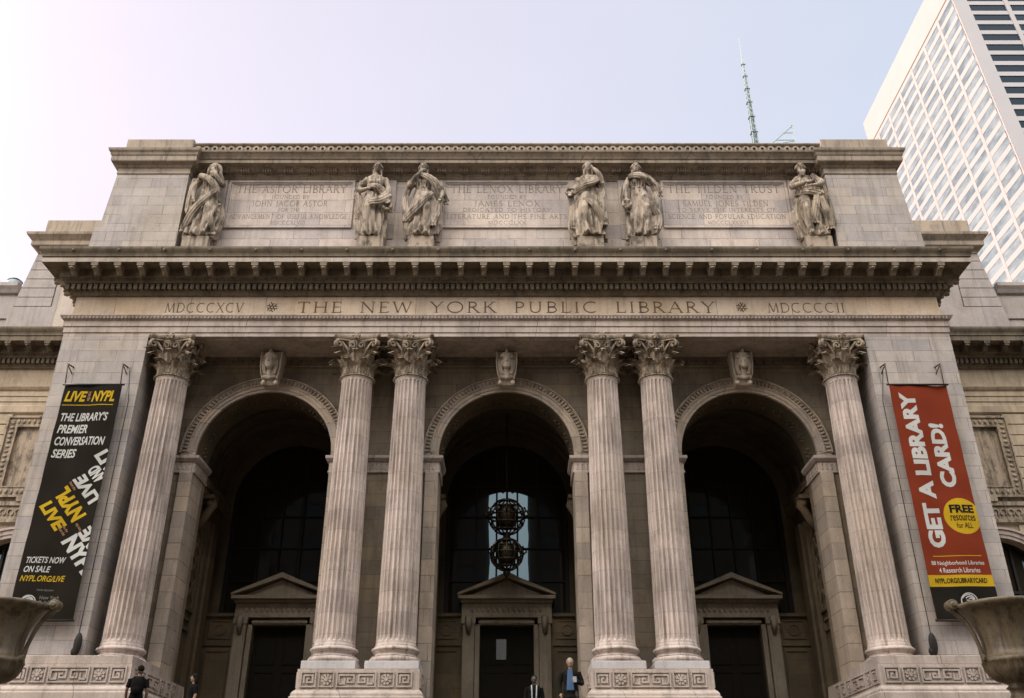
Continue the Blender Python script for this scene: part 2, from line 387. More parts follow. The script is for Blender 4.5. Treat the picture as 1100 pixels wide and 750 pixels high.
# ---- entablature ---------------------------------------------------
EX = 15.85
ent_arch = [(0, 17.54), (0, 17.69), (.035, 17.70), (.035, 17.92), (.07, 17.935), (.07, 18.15), (.09, 18.17), (.13, 18.2), (.17, 18.26), (.2, 18.31), (.2, 18.34), (-.04, 18.345)]
def architrave_mesh(mb, x0, x1, yf, yb, u=True):
    (mb.extr_u(ent_arch, x0, x1, yf, yb) if u else mb.extr_f(ent_arch, x0, x1, yf))
a = MB(); architrave_mesh(a, -EX-.08, EX+.08, YF, 35.3)
# bead and egg ornament under the fillet
k = -EX-.1
while k < EX+.1:
    a.ell((k, YF-.155, 18.235), (.045, .03, .05), 6, 4); k += .13
a.box(-12.85, 12.85, YF+.003, 31.1, 17.543, 17.6)          # soffit above the columns
# soffit coffers
for x0, x1 in ((-11.2, -6.1), (-2.6, 2.6), (6.1, 11.2)):
    a.ribbon([(x0, 29.65), (x1, 29.65), (x1, 30.85), (x0, 30.85)], .12, lambda u, v, d: (u, v, 17.543-d), 0, .05, True)
a.build('architrave', M['trim'], LIB)
f = MB(); f.extr_u([(-.04, 18.345), (-.04, 19.22)], -EX, EX, YF, 35.3)
fr = f.build('frieze', M['frieze'], LIB)
l = MB(); Mf = front(YF+.04)
inscribe(l, 'THE NEW YORK PUBLIC LIBRARY', -.02, 18.55, .46, 15.25, Mf, sp=.22, word=.85, wt=.85, d1=.008)
inscribe(l, 'MDCCCXCV', -11.05, 18.56, .40, 2.85, Mf, sp=.18, wt=.8, d1=.008)
inscribe(l, 'MDCCCCII', 10.95, 18.56, .40, 2.8, Mf, sp=.18, wt=.8, d1=.008)
for cx in (-8.58, 8.6):
    for q in range(6):
        t = q*pi/3+pi/6
        l.ribbon([(cx+.04*cos(t), 18.78+.04*sin(t)), (cx+.13*cos(t), 18.78+.13*sin(t)), (cx+.21*cos(t+.25), 18.78+.21*sin(t+.25))], .045, Mf, 0, .008)
        l.ribbon([(cx+.11*cos(t-.3), 18.78+.11*sin(t-.3)), (cx+.19*cos(t-.35), 18.78+.19*sin(t-.35))], .035, Mf, 0, .008)
    l.ribbon(arc(cx, 18.78, .06, .06, 0, 360, 12)[:-1], .03, Mf, 0, .008, True)
l.build('lettering', M['letter'], fr)

cor = [(-.04, 19.22), (.06, 19.225), (.06, 19.27), (.09, 19.31), (.13, 19.37), (.13, 19.60), (.33, 19.605), (.34, 19.64), (.38, 19.70), (.45, 19.745), (.5, 19.76),
       (.5, 20.07), (.99, 20.075), (.99, 20.26), (1.0, 20.30), (1.03, 20.31), (1.03, 20.36), (1.05, 20.42), (1.10, 20.50), (1.13, 20.56), (1.14, 20.60), (1.14, 20.66), (.0, 20.78)]
def cornice_mesh(mb, u, x0, x1, yf, yb):
    if u: mb.extr_u(cor, x0, x1, yf, yb)
    else: mb.extr_f(cor, x0, x1, yf)
    dp = .2075; n = int((x1-x0+.5)/dp); s0 = (x0+x1)/2-n*dp/2
    for k in range(n+1):
        x = s0+k*dp; mb.box(x-.066, x+.066, yf-.29, yf-.12, 19.375, 19.585)
    n2 = int((x1-x0+.9)/.11)
    for k in range(n2+1):
        x = x0-.4+k*.11; mb.ell((x, yf-.42, 19.70), (.035, .03, .045), 6, 4)
    if u:
        for sx, xx in ((-1, x0), (1, x1)):
            y = yf-.1
            while y < yb-.2:
                mb.box(xx+sx*.12, xx+sx*.29, y-.066, y+.066, 19.375, 19.585); y += dp
def modillion(cx, yf):
    m = MB(); prof = []
    # side outline (o forward, z): scroll bracket
    prof = [(.5, 20.07), (.5, 19.77), (.56, 19.735), (.64, 19.74), (.72, 19.79), (.78, 19.85), (.84, 19.865), (.90, 19.845), (.945, 19.87), (.96, 19.93), (.95, 19.98), (.97, 20.0), (.97, 20.07)]
    w = .092
    A = [(cx-w, yf-o, z) for o, z in prof]; B = [(cx+w, yf-o, z) for o, z in prof]
    m.poly(list(reversed(A))); m.poly(B)
    for k in range(len(prof)):
        j = (k+1) % len(prof); m.quad(A[k], A[j], B[j], B[k])
    m.box(cx-.13, cx+.13, yf-.985, yf-.5, 20.02, 20.069)
    m.ell((cx, yf-.945, 19.885), (.085, .045, .05), 8, 5); m.box(cx-.12, cx+.12, yf-.99, yf-.93, 19.95, 20.0)
    m.ell((cx, yf-.66, 19.745), (.07, .1, .035), 8, 5)
    return m
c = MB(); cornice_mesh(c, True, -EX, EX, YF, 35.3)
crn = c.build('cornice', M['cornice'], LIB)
m0 = modillion(0, 0); me_mod = m0.mesh('modillion'); me_mod.materials.append(M['lit_corona2'])
MP = .829
for k in range(39):
    o = link('modillion', me_mod, None, crn, ((k-19)*MP, YF, 0))
for sx in (-1, 1):
    for k in range(6):
        o = link('modillion', me_mod, None, crn, (sx*EX, YF+.15+k*.83, 0)); o.rotation_euler.z = sx*pi/2
cb = MB(); cb.extr_u([(.991, 20.085), (1.0, 20.085), (1.0, 20.255), (.991, 20.255)], -EX, EX, YF, 35.2); cb.build('lit_corona_band', M['lit_corona'], crn)  # pale strip over the corona face, its lit look put into the colour
# lion mask blocks along the cornice gutter (spouts)
ls = MB()
for k in range(20):
    x = (k-9.5)*1.658
    ls.ell((x, YF-1.12, 20.52), (.05, .045, .06), 8, 5)
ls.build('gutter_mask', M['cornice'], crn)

# ---- pylons flanking the portico ------------------------------------
for s in (-1, 1):
    p = MB(); x0, x1 = sorted((s*12.86, s*15.93))
    p.box(x0, x1, YF+.002, 35.38, 4.0, 17.538)
    p.build('pylon', M['ashlar'], LIB)
# ---- arch wall ------------------------------------------------------
BAYS = (-8.64, 0.0, 8.64); R = 2.4; ZS = 13.70; YW = 31.1; YI = 32.5
def arch_pts(cx, r, zs, n=28): return [(cx+r*cos(pi-pi*k/n), zs+r*sin(pi-pi*k/n)) for k in range(n+1)]
def arch_wall(mb, bays, r, zs, x0, x1, zb, zt, yf, yb, back=True):
    for y, flip in ((yf, False),)+(((yb, True),) if back else ()):
        edges = [x0]
        for b in bays: edges += [b-r, b+r]
        edges.append(x1)
        for k in range(0, len(edges), 2):
            mb.quad((edges[k], y, zb), (edges[k+1], y, zb), (edges[k+1], y, zt), (edges[k], y, zt))
        for b in bays:
            P = arch_pts(b, r, zs)
            for i in range(len(P)-1):
                mb.quad((P[i][0], y, P[i][1]), (P[i+1][0], y, P[i+1][1]), (P[i+1][0], y, zt), (P[i][0], y, zt))
    for b in bays:
        P = [(b-r, zb)]+arch_pts(b, r, zs)+[(b+r, zb)]
        for i in range(len(P)-1):
            mb.quad((P[i][0], yf, P[i][1]), (P[i+1][0], yf, P[i+1][1]), (P[i+1][0], yb, P[i+1][1]), (P[i][0], yb, P[i][1]))
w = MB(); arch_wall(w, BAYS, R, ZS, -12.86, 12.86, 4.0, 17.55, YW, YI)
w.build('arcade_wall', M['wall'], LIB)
# scroll band below the soffit, belt course and imposts
sb = MB()
sb.extr_f([(0, 17.10), (.10, 17.11), (.10, 17.17), (.03, 17.2), (.03, 17.5), (.08, 17.53), (.0, 17.538)], -12.85, 12.85, YW)
x = -12.6; Ms = front(YW-.03)
while x < 12.6:
    if min(abs(x-b) for b in BAYS) > .5:
        sb.ribbon([(x-.24, 17.26), (x-.14, 17.24)]+arc(x, 17.35, .12, .11, 210, -200, 16)+[(x-.03, 17.37)], .035, Ms, 0, .035)
    x += .36
sb.build('scroll_band', M['wall'], LIB)
imp = [(0, 12.98), (.06, 12.99), (.06, 13.05), (.03, 13.07), (.03, 13.38), (.08, 13.40), (.13, 13.46), (.16, 13.50), (.16, 13.60), (0, 13.62)]
for x0, x1 in ((-12.85, -11.04), (-6.24, -2.4), (2.4, 6.24), (11.04, 12.85)):
    b = MB(); b.extr_u(imp, x0 if x0 > -12 else x0, x1, YW, YI+.02)
    for k in range(int((x1-x0)/.17)):
        xx = x0+.1+k*.17; b.ribbon([(xx, 13.11), (xx-.03, 13.3), (xx+.03, 13.33)], .05, front(YW-.03), 0, .03)
    for k in range(7):
        for s_, X in ((-1, x0), (1, x1)):
            yy = YW+.1+k*.18; b.box(X+s_*.03, X+s_*.06, yy, yy+.07, 13.1, 13.34)
    b.build('impost', M['trim'], LIB)
for b_ in BAYS:
    for s_ in (-1, 1):
        j = MB(); j.box(b_+s_*(R-.004), b_+s_*(R+.46), YW-.09, YI-.3, 4.0, 12.979, .01); j.build('jamb', M['jamb'], LIB)
for b_ in BAYS:
    av = MB(); n = 40
    prof = [(2.402, -.0), (2.402, .10), (2.50, .10), (2.51, .13), (2.64, .13), (2.65, .17), (2.69, .17), (2.70, .11), (2.91, .12), (2.92, .17), (2.96, .17), (2.97, .0)]
    rs = []
    for k in range(n+1):
        t = pi-pi*k/n
        rs.append([(b_+r_*cos(t), YW-d, ZS+r_*sin(t)) for r_, d in prof])
    av.rings(rs, False, False, False, closed=False)
    lf = MB()
    for k in range(64):    # leaf enrichment round the arch
        t = pi*(k+.5)/64; ct, st_ = cos(t), sin(t)
        Q = lambda rr, uu, dd: (b_+rr*ct-uu*st_, YW-dd, ZS+rr*st_+uu*ct)
        lf.hexa([Q(2.73, -.03, .105), Q(2.73, .03, .105), Q(2.73, .02, .15), Q(2.73, -.02, .15), Q(2.89, -.045, .105), Q(2.89, .045, .105), Q(2.88, .035, .18), Q(2.88, -.035, .18)])
    av.box(b_-2.92, b_-2.402, YW-.11, YW, 13.622, ZS); av.box(b_+2.402, b_+2.92, YW-.11, YW, 13.622, ZS)
    av_ = av.build('archivolt', M['jamb'], LIB); lf.build('leaf_moulding', M['carved'], av_)
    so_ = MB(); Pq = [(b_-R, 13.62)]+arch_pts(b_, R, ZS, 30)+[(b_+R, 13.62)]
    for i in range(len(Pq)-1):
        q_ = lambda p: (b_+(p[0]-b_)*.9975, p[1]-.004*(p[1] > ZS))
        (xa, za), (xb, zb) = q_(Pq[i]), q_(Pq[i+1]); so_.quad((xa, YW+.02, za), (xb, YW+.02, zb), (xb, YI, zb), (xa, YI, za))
    for k in range(12):
        t = pi*(k+.5)/12; Mi = lambda u, v, d, t=t: (b_+(R-d)*cos(t)+0*u, YW+.75+v, ZS+(R-d)*sin(t))
        for q in range(6):
            a2 = q*pi/3; so_.ell((b_+(R-.02)*cos(t)-.16*cos(a2)*sin(t), YW+.72+.2*sin(a2), ZS+(R-.02)*sin(t)+.16*cos(a2)*cos(t)), (.06, .07, .06), 6, 4)
    so_.build('shaded_arch_soffit', M['vault'], LIB)  # dark lining over the intrados, shade put into its colour
    # keystone with helmeted head
    kx = b_; K = MB()
    K.hexa([(kx-.26, YW-.42, 16.22), (kx+.26, YW-.42, 16.22), (kx+.26, YW+.02, 16.22), (kx-.26, YW+.02, 16.22), (kx-.40, YW-.60, 17.5), (kx+.40, YW-.60, 17.5), (kx+.40, YW+.02, 17.5), (kx-.40, YW+.02, 17.5)])
    K.ell((kx, YW-.84, 16.93), (.17, .19, .24)); K.ell((kx, YW-.88, 16.79), (.115, .12, .11))        # face and jaw
    K.ell((kx, YW-.70, 17.22), (.25, .26, .2)); K.box(kx-.24, kx+.24, YW-.92, YW-.6, 17.12, 17.15)       # helmet and brim
    K.tube([(kx, YW-.92, 17.2), (kx, YW-.9, 17.42), (kx, YW-.6, 17.5)], [.035, .05, .05])
    K.tube([(kx, YW-1.02, 17.02), (kx, YW-1.09, 16.92), (kx, YW-1.04, 16.90)], [.02, .04, .03], 8); K.ell((kx, YW-1.0, 16.82), (.055, .03, .018))
    for s in (-1, 1):
        K.tube([(kx+s*.12, YW-.97, 17.02), (kx+s*.03, YW-1.02, 17.035)], [.022, .022], 6)
        for q in (.17, .24): K.tube([(kx+s*q, YW-.72, 17.1), (kx+s*(q+.03), YW-.74, 16.9), (kx+s*q, YW-.7, 16.72), (kx+s*(q-.05), YW-.66, 16.55)], [.035, .04, .04, .03], 8)
        K.tube([(kx+s*.37, YW-.66, 17.46), (kx+s*.36, YW-.68, 17.0), (kx+s*.32, YW-.62, 16.6), (kx+s*.25, YW-.52, 16.4)], [.035, .035, .035, .035])
        K.ell((kx+s*.23, YW-.5, 16.27), (.09, .1, .1))
    K.tube([(kx, YW-.7, 16.8), (kx, YW-.62, 16.5)], [.09, .1]); K.tube([(kx-.22, YW-.55, 16.52), (kx, YW-.64, 16.42), (kx+.22, YW-.55, 16.52)], [.06, .08, .06])
    me = fuse(K, .016, 0, name='keystone')
    link('keystone', me, M['key'], LIB, (0, 0, 0))

# ---- porch behind the arches ----------------------------------------
for b_ in BAYS:
    v = MB(); r2 = 2.9; P = [(b_-r2, 4.0)]+arch_pts(b_, r2, 13.7, 24)+[(b_+r2, 4.0)]
    for i in range(len(P)-1):
        if 1 <= i < len(P)-2: v.quad((P[i][0], YI, P[i][1]), (P[i][0], 36.4, P[i][1]), (P[i+1][0], 36.4, P[i+1][1]), (P[i+1][0], YI, P[i+1][1]))
    for k in range(1, 4):      # vault ribs
        y = YI+k*.98; prof = arch_pts(b_, 2.87, 13.7, 24)
        for i in range(len(prof)-1):
            (xa, za), (xb, zb) = prof[i], prof[i+1]; q = .955
            v.hexa([(xa, y, za), (xb, y, zb), (xb, y+.25, zb), (xa, y+.25, za)]+[(b_+(xa-b_)*q, y, 13.7+(za-13.7)*q), (b_+(xb-b_)*q, y, 13.7+(zb-13.7)*q), (b_+(xb-b_)*q, y+.25, 13.7+(zb-13.7)*q), (b_+(xa-b_)*q, y+.25, 13.7+(za-13.7)*q)])
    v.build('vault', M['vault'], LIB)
    for s in (-1, 1):
        X = b_+s*2.9; sw = MB()
        sw.box(X, X+s*.3, YI, 36.4, 4, 13.7)
        sw.box(X, X-s*.12, 32.51, 33.0, 4, 12.6); sw.box(X, X-s*.2, 34.55, 34.9, 4, 12.3); sw.box(X, X-s*.30, 34.9, 35.5, 4, 12.3)
        # impost and console bracket
        sw.box(X, X-s*.34, 32.51, 36.38, 13.25, 13.55); sw.box(X, X-s*.26, 32.51, 36.38, 13.0, 13.25)
        ms_ = lambda u, w_, d, X=X, s=s: (X-s*d, u, w_)
        sw.ribbon([(33.1, 8.9), (34.45, 8.9), (34.45, 11.2)]+[(33.775+.675*cos(radians(t)), 11.2+.675*sin(radians(t))) for t in range(15, 180, 15)]+[(33.1, 11.2)], .14, ms_, 0, .1, True)
        # pierced lattice panel
        for z in (9.6, 10.5, 11.3):
            sw.ribbon([(33.15, z-.4), (33.775, z+.35), (34.4, z-.4)], .07, ms_, 0, .06); sw.ribbon([(33.15, z+.4), (33.775, z-.35), (34.4, z+.4)], .07, ms_, 0, .06)
            sw.ribbon(arc(33.775, z, .26, .26, 0, 360, 14)[:-1], .07, ms_, 0, .09, True)
        sw.ribbon([(33.15, 8.2), (34.4, 8.2), (34.4, 8.55), (33.15, 8.55)], .08, ms_, 0, .08, True)
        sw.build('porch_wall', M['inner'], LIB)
        br = MB()
        for yy in (33.7,):
            br.tube([(X, yy, 12.95), (X-s*.42, yy, 12.9), (X-s*.5, yy, 12.65), (X-s*.36, yy, 12.4), (X-s*.22, yy, 12.1), (X-s*.1, yy, 11.75)], [.2, .2, .19, .16, .16, .1], 10)
            br.box(X, X-s*.6, yy-.3, yy+.3, 12.85, 12.99)
            br.ell((X-s*.42, yy, 12.68), (.16, .26, .16))
        br.build('console_bracket', M['inner'], LIB)
    # rear wall: dado, door surround, arched window above
    rw = MB(); hw = 2.45
    rw.box(b_-2.9, b_-1.02, 36.4, 36.9, 4, 9.08); rw.box(b_+1.02, b_+2.9, 36.4, 36.9, 4, 9.08); rw.box(b_-1.02, b_+1.02, 36.4, 36.9, 8.77, 9.08)
    rw.box(b_-2.9, b_-hw, 36.4, 36.9, 9.08, 16.7) if False else None
    P = arch_pts(b_, hw, 13.7, 20); uw = MB(); uw.box(b_-2.9, b_-hw, 36.4, 36.9, 9.081, 16.7); uw.box(b_+hw, b_+2.9, 36.4, 36.9, 9.081, 16.7)
    for i in range(len(P)-1): uw.hexa([(P[i][0], 36.4, P[i][1]), (P[i+1][0], 36.4, P[i+1][1]), (P[i+1][0], 36.9, P[i+1][1]), (P[i][0], 36.9, P[i][1]), (P[i][0], 36.4, 16.7), (P[i+1][0], 36.4, 16.7), (P[i+1][0], 36.9, 16.7), (P[i][0], 36.9, 16.7)])
    uw.build('lunette_wall', M['vault'], LIB)  # upper rear wall set apart in darker marble: shade in the colour
    for s in (-1, 1):
        X = b_+s*2.3; Mr = front(36.4)
        rw.box(b_+s*1.75, b_+s*2.88, 36.28, 36.4, 9.10, 9.22); rw.box(b_+s*1.75, b_+s*2.88, 36.34, 36.4, 8.02, 8.12)
        rw.ribbon([(X-.42, 5.2), (X+.42, 5.2), (X+.42, 7.85), (X-.42, 7.85)], .07, Mr, 0, .05, True)
        rw.ribbon([(X-.4, 8.3), (X+.4, 8.3), (X+.4, 8.95), (X-.4, 8.95)], .05, Mr, 0, .04, True)
        rw.ribbon(arc(X, 8.62, .2, .2, 0, 360, 14)[:-1], .05, Mr, 0, .04, True)
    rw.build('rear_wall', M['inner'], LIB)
    d = MB()   # door surround with pediment
    for s in (-1, 1):
        d.box(b_+s*1.22, b_+s*1.66, 36.05, 36.4, 4, 9.0); d.box(b_+s*1.18, b_+s*1.72, 36.0, 36.4, 8.78, 9.02)
        d.box(b_+s*1.025, b_+s*1.2, 36.2, 36.42, 4, 8.95)
        d.box(b_+s*1.3, b_+s*1.58, 36.02, 36.05, 4.5, 8.6)
        d.tube([(b_+s*1.44, 35.95, 9.0), (b_+s*1.44, 35.85, 8.75), (b_+s*1.44, 36.0, 8.4)], [.13, .12, .07], 8)
    d.box(b_-1.2, b_+1.2, 36.2, 36.42, 8.775, 8.95); d.box(b_-1.06, b_+1.06, 36.15, 36.2, 8.83, 8.9)
    d.box(b_-1.72, b_+1.72, 36.08, 36.4, 9.022, 9.55)
    for k in range(14): d.ell((b_-1.3+k*.2, 36.08, 9.28), (.07, .03, .1), 6, 4)
    d.box(b_-1.85, b_+1.85, 35.75, 36.4, 9.66, 9.79); d.box(b_-1.76, b_+1.76, 35.95, 36.4, 9.552, 9.658)
    Md = lambda u, v_, dd: (u, 36.4-dd, v_)
    d.prism([(b_-1.5, 9.79), (b_+1.5, 9.79), (b_, 10.42)], Md, 0, .42)
    for s in (-1, 1):
        q = [(b_+s*1.87, 9.792), (b_+s*1.87, 9.88), (b_, 10.66), (b_, 10.46)] if s > 0 else [(b_, 10.46), (b_, 10.66), (b_-1.87, 9.88), (b_-1.87, 9.792)]
        d.prism(q, Md, 0, .66)
    d.build('door_surround', M['surround'], LIB)
    dr = MB(); dr.box(b_-1.02, b_+1.02, 36.62, 36.7, 4, 8.77)
    for s in (-1, 1):
        for z0 in (4.3, 5.9, 7.4): dr.ribbon([(b_+s*.52-.36, z0), (b_+s*.52+.36, z0), (b_+s*.52+.36, z0+1.2), (b_+s*.52-.36, z0+1.2)], .05, front(36.62), 0, .03, True)
    do = dr.build('door', M['wood'], LIB)
    if b_ == 0:
        g = MB(); g.box(-.40, -.02, 36.575, 36.585, 7.55, 8.3); g.build('pane', M['dpane'], do)
    # window
    wf = MB()
    wf.ribbon([(b_-hw+.08, 9.2)]+arch_pts(b_, hw-.08, 13.7, 24)+[(b_+hw-.08, 9.2)], .16, front(36.6), 0, .12, True)
    for x in (-1.25, -.42, .42, 1.25): wf.box(b_+x-.035, b_+x+.035, 36.52, 36.6, 9.2, 13.7+sqrt(hw*hw-x*x)-.1)
    for z in (10.5, 11.8, 13.1, 14.4): 
        hx = hw if z < 13.7 else sqrt(hw*hw-(z-13.7)**2)
        wf.box(b_-hx+.1, b_+hx-.1, 36.53, 36.595, z-.03, z+.03)
    wn = wf.build('window', M['iron'], LIB)
    g = MB(); q = [(b_-hw, 9.1)]+arch_pts(b_, hw, 13.7, 24)+[(b_+hw, 9.1)]
    g.poly([(x, 36.62, z) for x, z in q])
    g.build('pane', M['pane'], wn)
    rb = MB(); rb.box(b_-2.9, b_+2.9, 36.95, 37.0, 4, 16.8); rb.build('room_partition', M['iron'], LIB)

# ---- columns --------------------------------------------------------
ZB0, ZB1, ZN, ZC = 6.32, 6.84, 16.01, 17.54
def shaft_mesh():
    mb = MB(); rs = []; nf = 24; per = 8; n = nf*per
    zs = [ZB1, ZB1+.06, ZB1+.12, ZB1+.16, ZB1+.22, ZB1+.32]+[ZB1+.32+(ZN-.3-ZB1-.32)*k/16 for k in range(1, 17)]+[ZN-.22, ZN-.17, ZN-.12, ZN-.06, ZN]
    for z in zs:
        t = (z-ZB1)/(ZN-ZB1); r = .63-.09*(t**1.6)
        if z < ZB1+.1: r += .03*(1-(z-ZB1)/.1)**2
        if z > ZN-.08: r += .03*(z-ZN+.08)/.08
        d = min(1, max(0, (z-ZB1-.13)/.12), 1)*min(1, max(0, (ZN-.13-z)/.12)); d = sqrt(max(0, d))
        ring = []
        for j in range(n):
            u = (j % per)/per
            g = 0 if u < .14 or u > .86 else sin(pi*(u-.14)/.72)**.7
            rr = r-d*.085*g*(r/.63)
            a_ = 2*pi*j/n; ring.append((rr*cos(a_), rr*sin(a_), z))
        rs.append(ring)
    mb.rings(rs, True, True, False)
    return mb.mesh('column')
def base_mesh():
    mb = MB(); p = [(.60, 6.32)]
    def torus(r, z, h, n=8): return [(r+h/2*cos(-pi/2+pi*k/n), z+h/2+h/2*sin(-pi/2+pi*k/n)) for k in range(n+1)]
    p = [(.5, ZB0), (.72, ZB0)]+torus(.71, ZB0, .18)+[(.735, ZB0+.185), (.735, ZB0+.205), (.67, ZB0+.21), (.635, ZB0+.26), (.65, ZB0+.31), (.70, ZB0+.33), (.70, ZB0+.345)]+torus(.69, ZB0+.35, .11)+[(.69, ZB0+.465), (.655, ZB0+.47), (.655, ZB1-.001), (.5, ZB1-.001)]
    mb.lathe(0, 0, p, 64); return mb.mesh('base')
def leaf(mb, a0, r0, z0, h, wid, out, curl):
    """acanthus leaf: strip rising against the bell and curling outwards"""
    n = 9; rows = []; m = 6
    for i in range(n+1):
        t = i/n
        r = r0+.02+out*max(0, t-.35)**1.7*1.9
        z = z0+h*(t if t < .86 else .86-(t-.86)*1.2)
        if t > .8: r += curl*(t-.8)/.2
        wd = wid*(.75+.5*sin(pi*min(1, t*1.05)))*(1 if t < .7 else 1-(t-.7)*1.9)
        wd *= 1-.18*(i % 2)
        row = []
        for j in range(m+1):
            u = (j/m-.5)*2
            rr = r+(.035*(1-abs(u)) if j % 2 == 0 else -.01)-abs(u)**2*.04
            a_ = a0+u*wd/2/max(.3, rr)
            row.append((rr*cos(a_), rr*sin(a_), z))
        rows.append(row)
    mb.rings(rows, False, False, False, closed=False)
    bk = [[(x*.93, y*.93, z-.02) for x, y, z in r_] for r_ in rows]
    mb.rings(bk, False, False, False, closed=False)
def capital_mesh():
    mb = MB(); H = ZC-ZN
    mb.lathe(0, 0, [(.56, ZN+.001), (.60, ZN+.03), (.60, ZN+.06), (.545, ZN+.09), (.53, ZN+.14), (.53, ZN+.9), (.56, ZN+1.1), (.64, ZN+1.25), (.72, ZN+1.33), (.5, ZN+1.34)], 40)
    for k in range(30):
        a_ = 2*pi*k/30; mb.ell((.61*cos(a_), .61*sin(a_), ZN+.035), (.035, .035, .03), 5, 4)
    for k in range(8):
        leaf(mb, 2*pi*k/8+pi/8, .53, ZN+.10, .56, .44, .42, .12)
    for k in range(8):
        leaf(mb, 2*pi*k/8, .545, ZN+.12, .95, .42, .42, .14)
    # stalks, corner volutes, inner helices
    for k in range(4):
        a_ = pi/4+k*pi/2; ca, sa = cos(a_), sin(a_)
        for s in (-1, 1):
            b_ = a_+s*.34
            pts = [(.58*cos(b_), .58*sin(b_), ZN+.72), (.62*cos(a_+s*.26), .62*sin(a_+s*.26), ZN+1.0), (.78*cos(a_+s*.12), .78*sin(a_+s*.12), ZN+1.22)]
            cx_, cy_, cz_ = .93*ca, .93*sa, ZN+1.19
            for q in range(13):
                th = radians(110-q*38); rr = .155*(1-q/15)
                pts.append((cx_+rr*cos(th)*ca-s*.05*sa, cy_+rr*cos(th)*sa+s*.05*ca, cz_+rr*sin(th)))
            mb.tube(pts, [.05]*3+[.052]*13, 6)
        leaf(mb, a_, .60, ZN+.62, .5, .3, .55, .12)
        a2 = k*pi/2; c2, s2 = cos(a2), sin(a2)
        for s in (-1, 1):
            pts = [(.6*cos(a2+s*.5), .6*sin(a2+s*.5), ZN+.85)]
            for q in range(10):
                th = radians(130-q*40); rr = .12*(1-q/12)
                u_ = s*(.16-rr*cos(th)); pts.append((.66*c2-u_*s2, .66*s2+u_*c2, ZN+1.13+rr*sin(th)))
            mb.tube(pts, .038, 6)
        mb.ell((.83*c2, .83*s2, ZN+1.42), (.1+.05*abs(s2), .1+.05*abs(c2), .13), 10, 6)
        for q in range(6):
            th = q*pi/3; u_ = .1*cos(th); mb.ell((.88*c2-u_*s2, .88*s2+u_*c2, ZN+1.42+.1*sin(th)), (.05, .05, .045), 6, 4)
        mb.tube([(.62*c2, .62*s2, ZN+.95), (.70*c2, .70*s2, ZN+1.2), (.8*c2, .8*s2, ZN+1.4)], [.03, .035, .05], 6)
    # abacus with concave sides
    def aba(z, R_, dep, cut):
        ring = []
        for k in range(4):
            a_ = pi/4+k*pi/2; a3 = a_+pi/2
            p0 = Vector((R_*cos(a_), R_*sin(a_))); p1 = Vector((R_*cos(a3), R_*sin(a3)))
            dn = (p1-p0).normalized(); mid = ((p0+p1)/2).normalized()
            L = (p1-p0).length
            for q in range(9):
                t = q/8; pt = p0+dn*(cut+t*(L-2*cut))-mid*dep*sin(pi*t); ring.append((pt.x, pt.y, z))
        return ring
    mb.rings([aba(z, r_, d_, .09) for z, r_, d_ in ((ZN+1.335, 1.10, .17), (ZN+1.40, 1.11, .17), (ZN+1.41, 1.15, .17), (ZN+1.47, 1.19, .17), (ZC-.002, 1.19, .17))], True, True, False)
    return mb.mesh('capital')
cme, bme, kme = shaft_mesh(), base_mesh(), capital_mesh()
for me, mm in ((cme, 'shaft'), (bme, 'shaft'), (kme, 'carved')): me.materials.append(M[mm])
COLX = (-11.95, -5.33, -3.42, 3.42, 5.33, 11.95)
for i, x in enumerate(COLX):
    o = link('column', cme, None, LIB, (x, 30, 0))
    b1 = link('base', bme, None, o, (x, 30, 0)); k1 = link('capital', kme, None, o, (x, 30, 0))
    for q in (o, b1, k1): pass
    if i in (1, 2, 3, 4):
        pb = MB(); pb.box(x-.82, x+.82, 29.18, 30.82, 6.08, 6.319, .012); pb.build('plinth', M['plinth'], o)
def key(mb, u0, u1, v0, v1, Mx, dd=.045, w=.052):
    """meander square"""
    W = u1-u0; H = v1-v0; f = lambda a, b: (u0+a*W, v0+b*H)
    mb.ribbon([f(.0, .0), f(1, 0), f(1, 1), f(0, 1)], w*.8, Mx, 0, dd, True)
    mb.ribbon([f(.2, .22), f(.2, .78), f(.8, .78), f(.8, .3), f(.42, .3), f(.42, .56), f(.6, .56)], w, Mx, 0, dd)
def rosette(mb, u0, u1, v0, v1, Mx, dd=.045, w=.045):
    cx, cz = (u0+u1)/2, (v0+v1)/2; r = (v1-v0)/2
    mb.ribbon([(u0, v0), (u1, v0), (u1, v1), (u0, v1)], w*.8, Mx, 0, dd, True)
    for q in range(8):
        t = q*pi/4+pi/8; c_, s_ = cos(t), sin(t)
        mb.prism([(cx+r*(.28*c_+k1*-s_), cz+r*(.28*s_+k1*c_)) for k1 in (-.08, .08)]+[(cx+r*(.7*c_+k1*-s_), cz+r*(.7*s_+k1*c_)) for k1 in (.22, .0)]+[(cx+r*(.66*c_+.2*s_), cz+r*(.66*s_-.2*c_))], Mx, 0, dd) if False else \
        mb.ribbon([(cx+r*.25*c_, cz+r*.25*s_), (cx+r*.5*c_, cz+r*.5*s_), (cx+r*.78*c_, cz+r*.78*s_)], [.06, .11, .05], Mx, 0, dd)
    mb.ribbon(arc(cx, cz, r*.14, r*.14, 0, 360, 8)[:-1], .05, Mx, 0, dd+.02, True)
def dkey(mb, u0, u1, v0, v1, Mx, dd=.045, w=.05):
    W = u1-u0; H = v1-v0; f = lambda a, b: (u0+a*W, v0+b*H)
    mb.ribbon([f(0, 0), f(1, 0), f(1, 1), f(0, 1)], w*.8, Mx, 0, dd, True)
    for m_ in (0, 1):
        g = (lambda a, b: f(a/2, b)) if m_ == 0 else (lambda a, b: f(1-a/2, b))
        mb.ribbon([g(.1, .2), g(.1, .8), g(.88, .8), g(.88, .3), g(.56, .3), g(.56, .55), g(.72, .55)], w, Mx, 0, dd)
        mb.ribbon([g(.1, .2), g(.4, .2), g(.4, .6)], w, Mx, 0, dd)
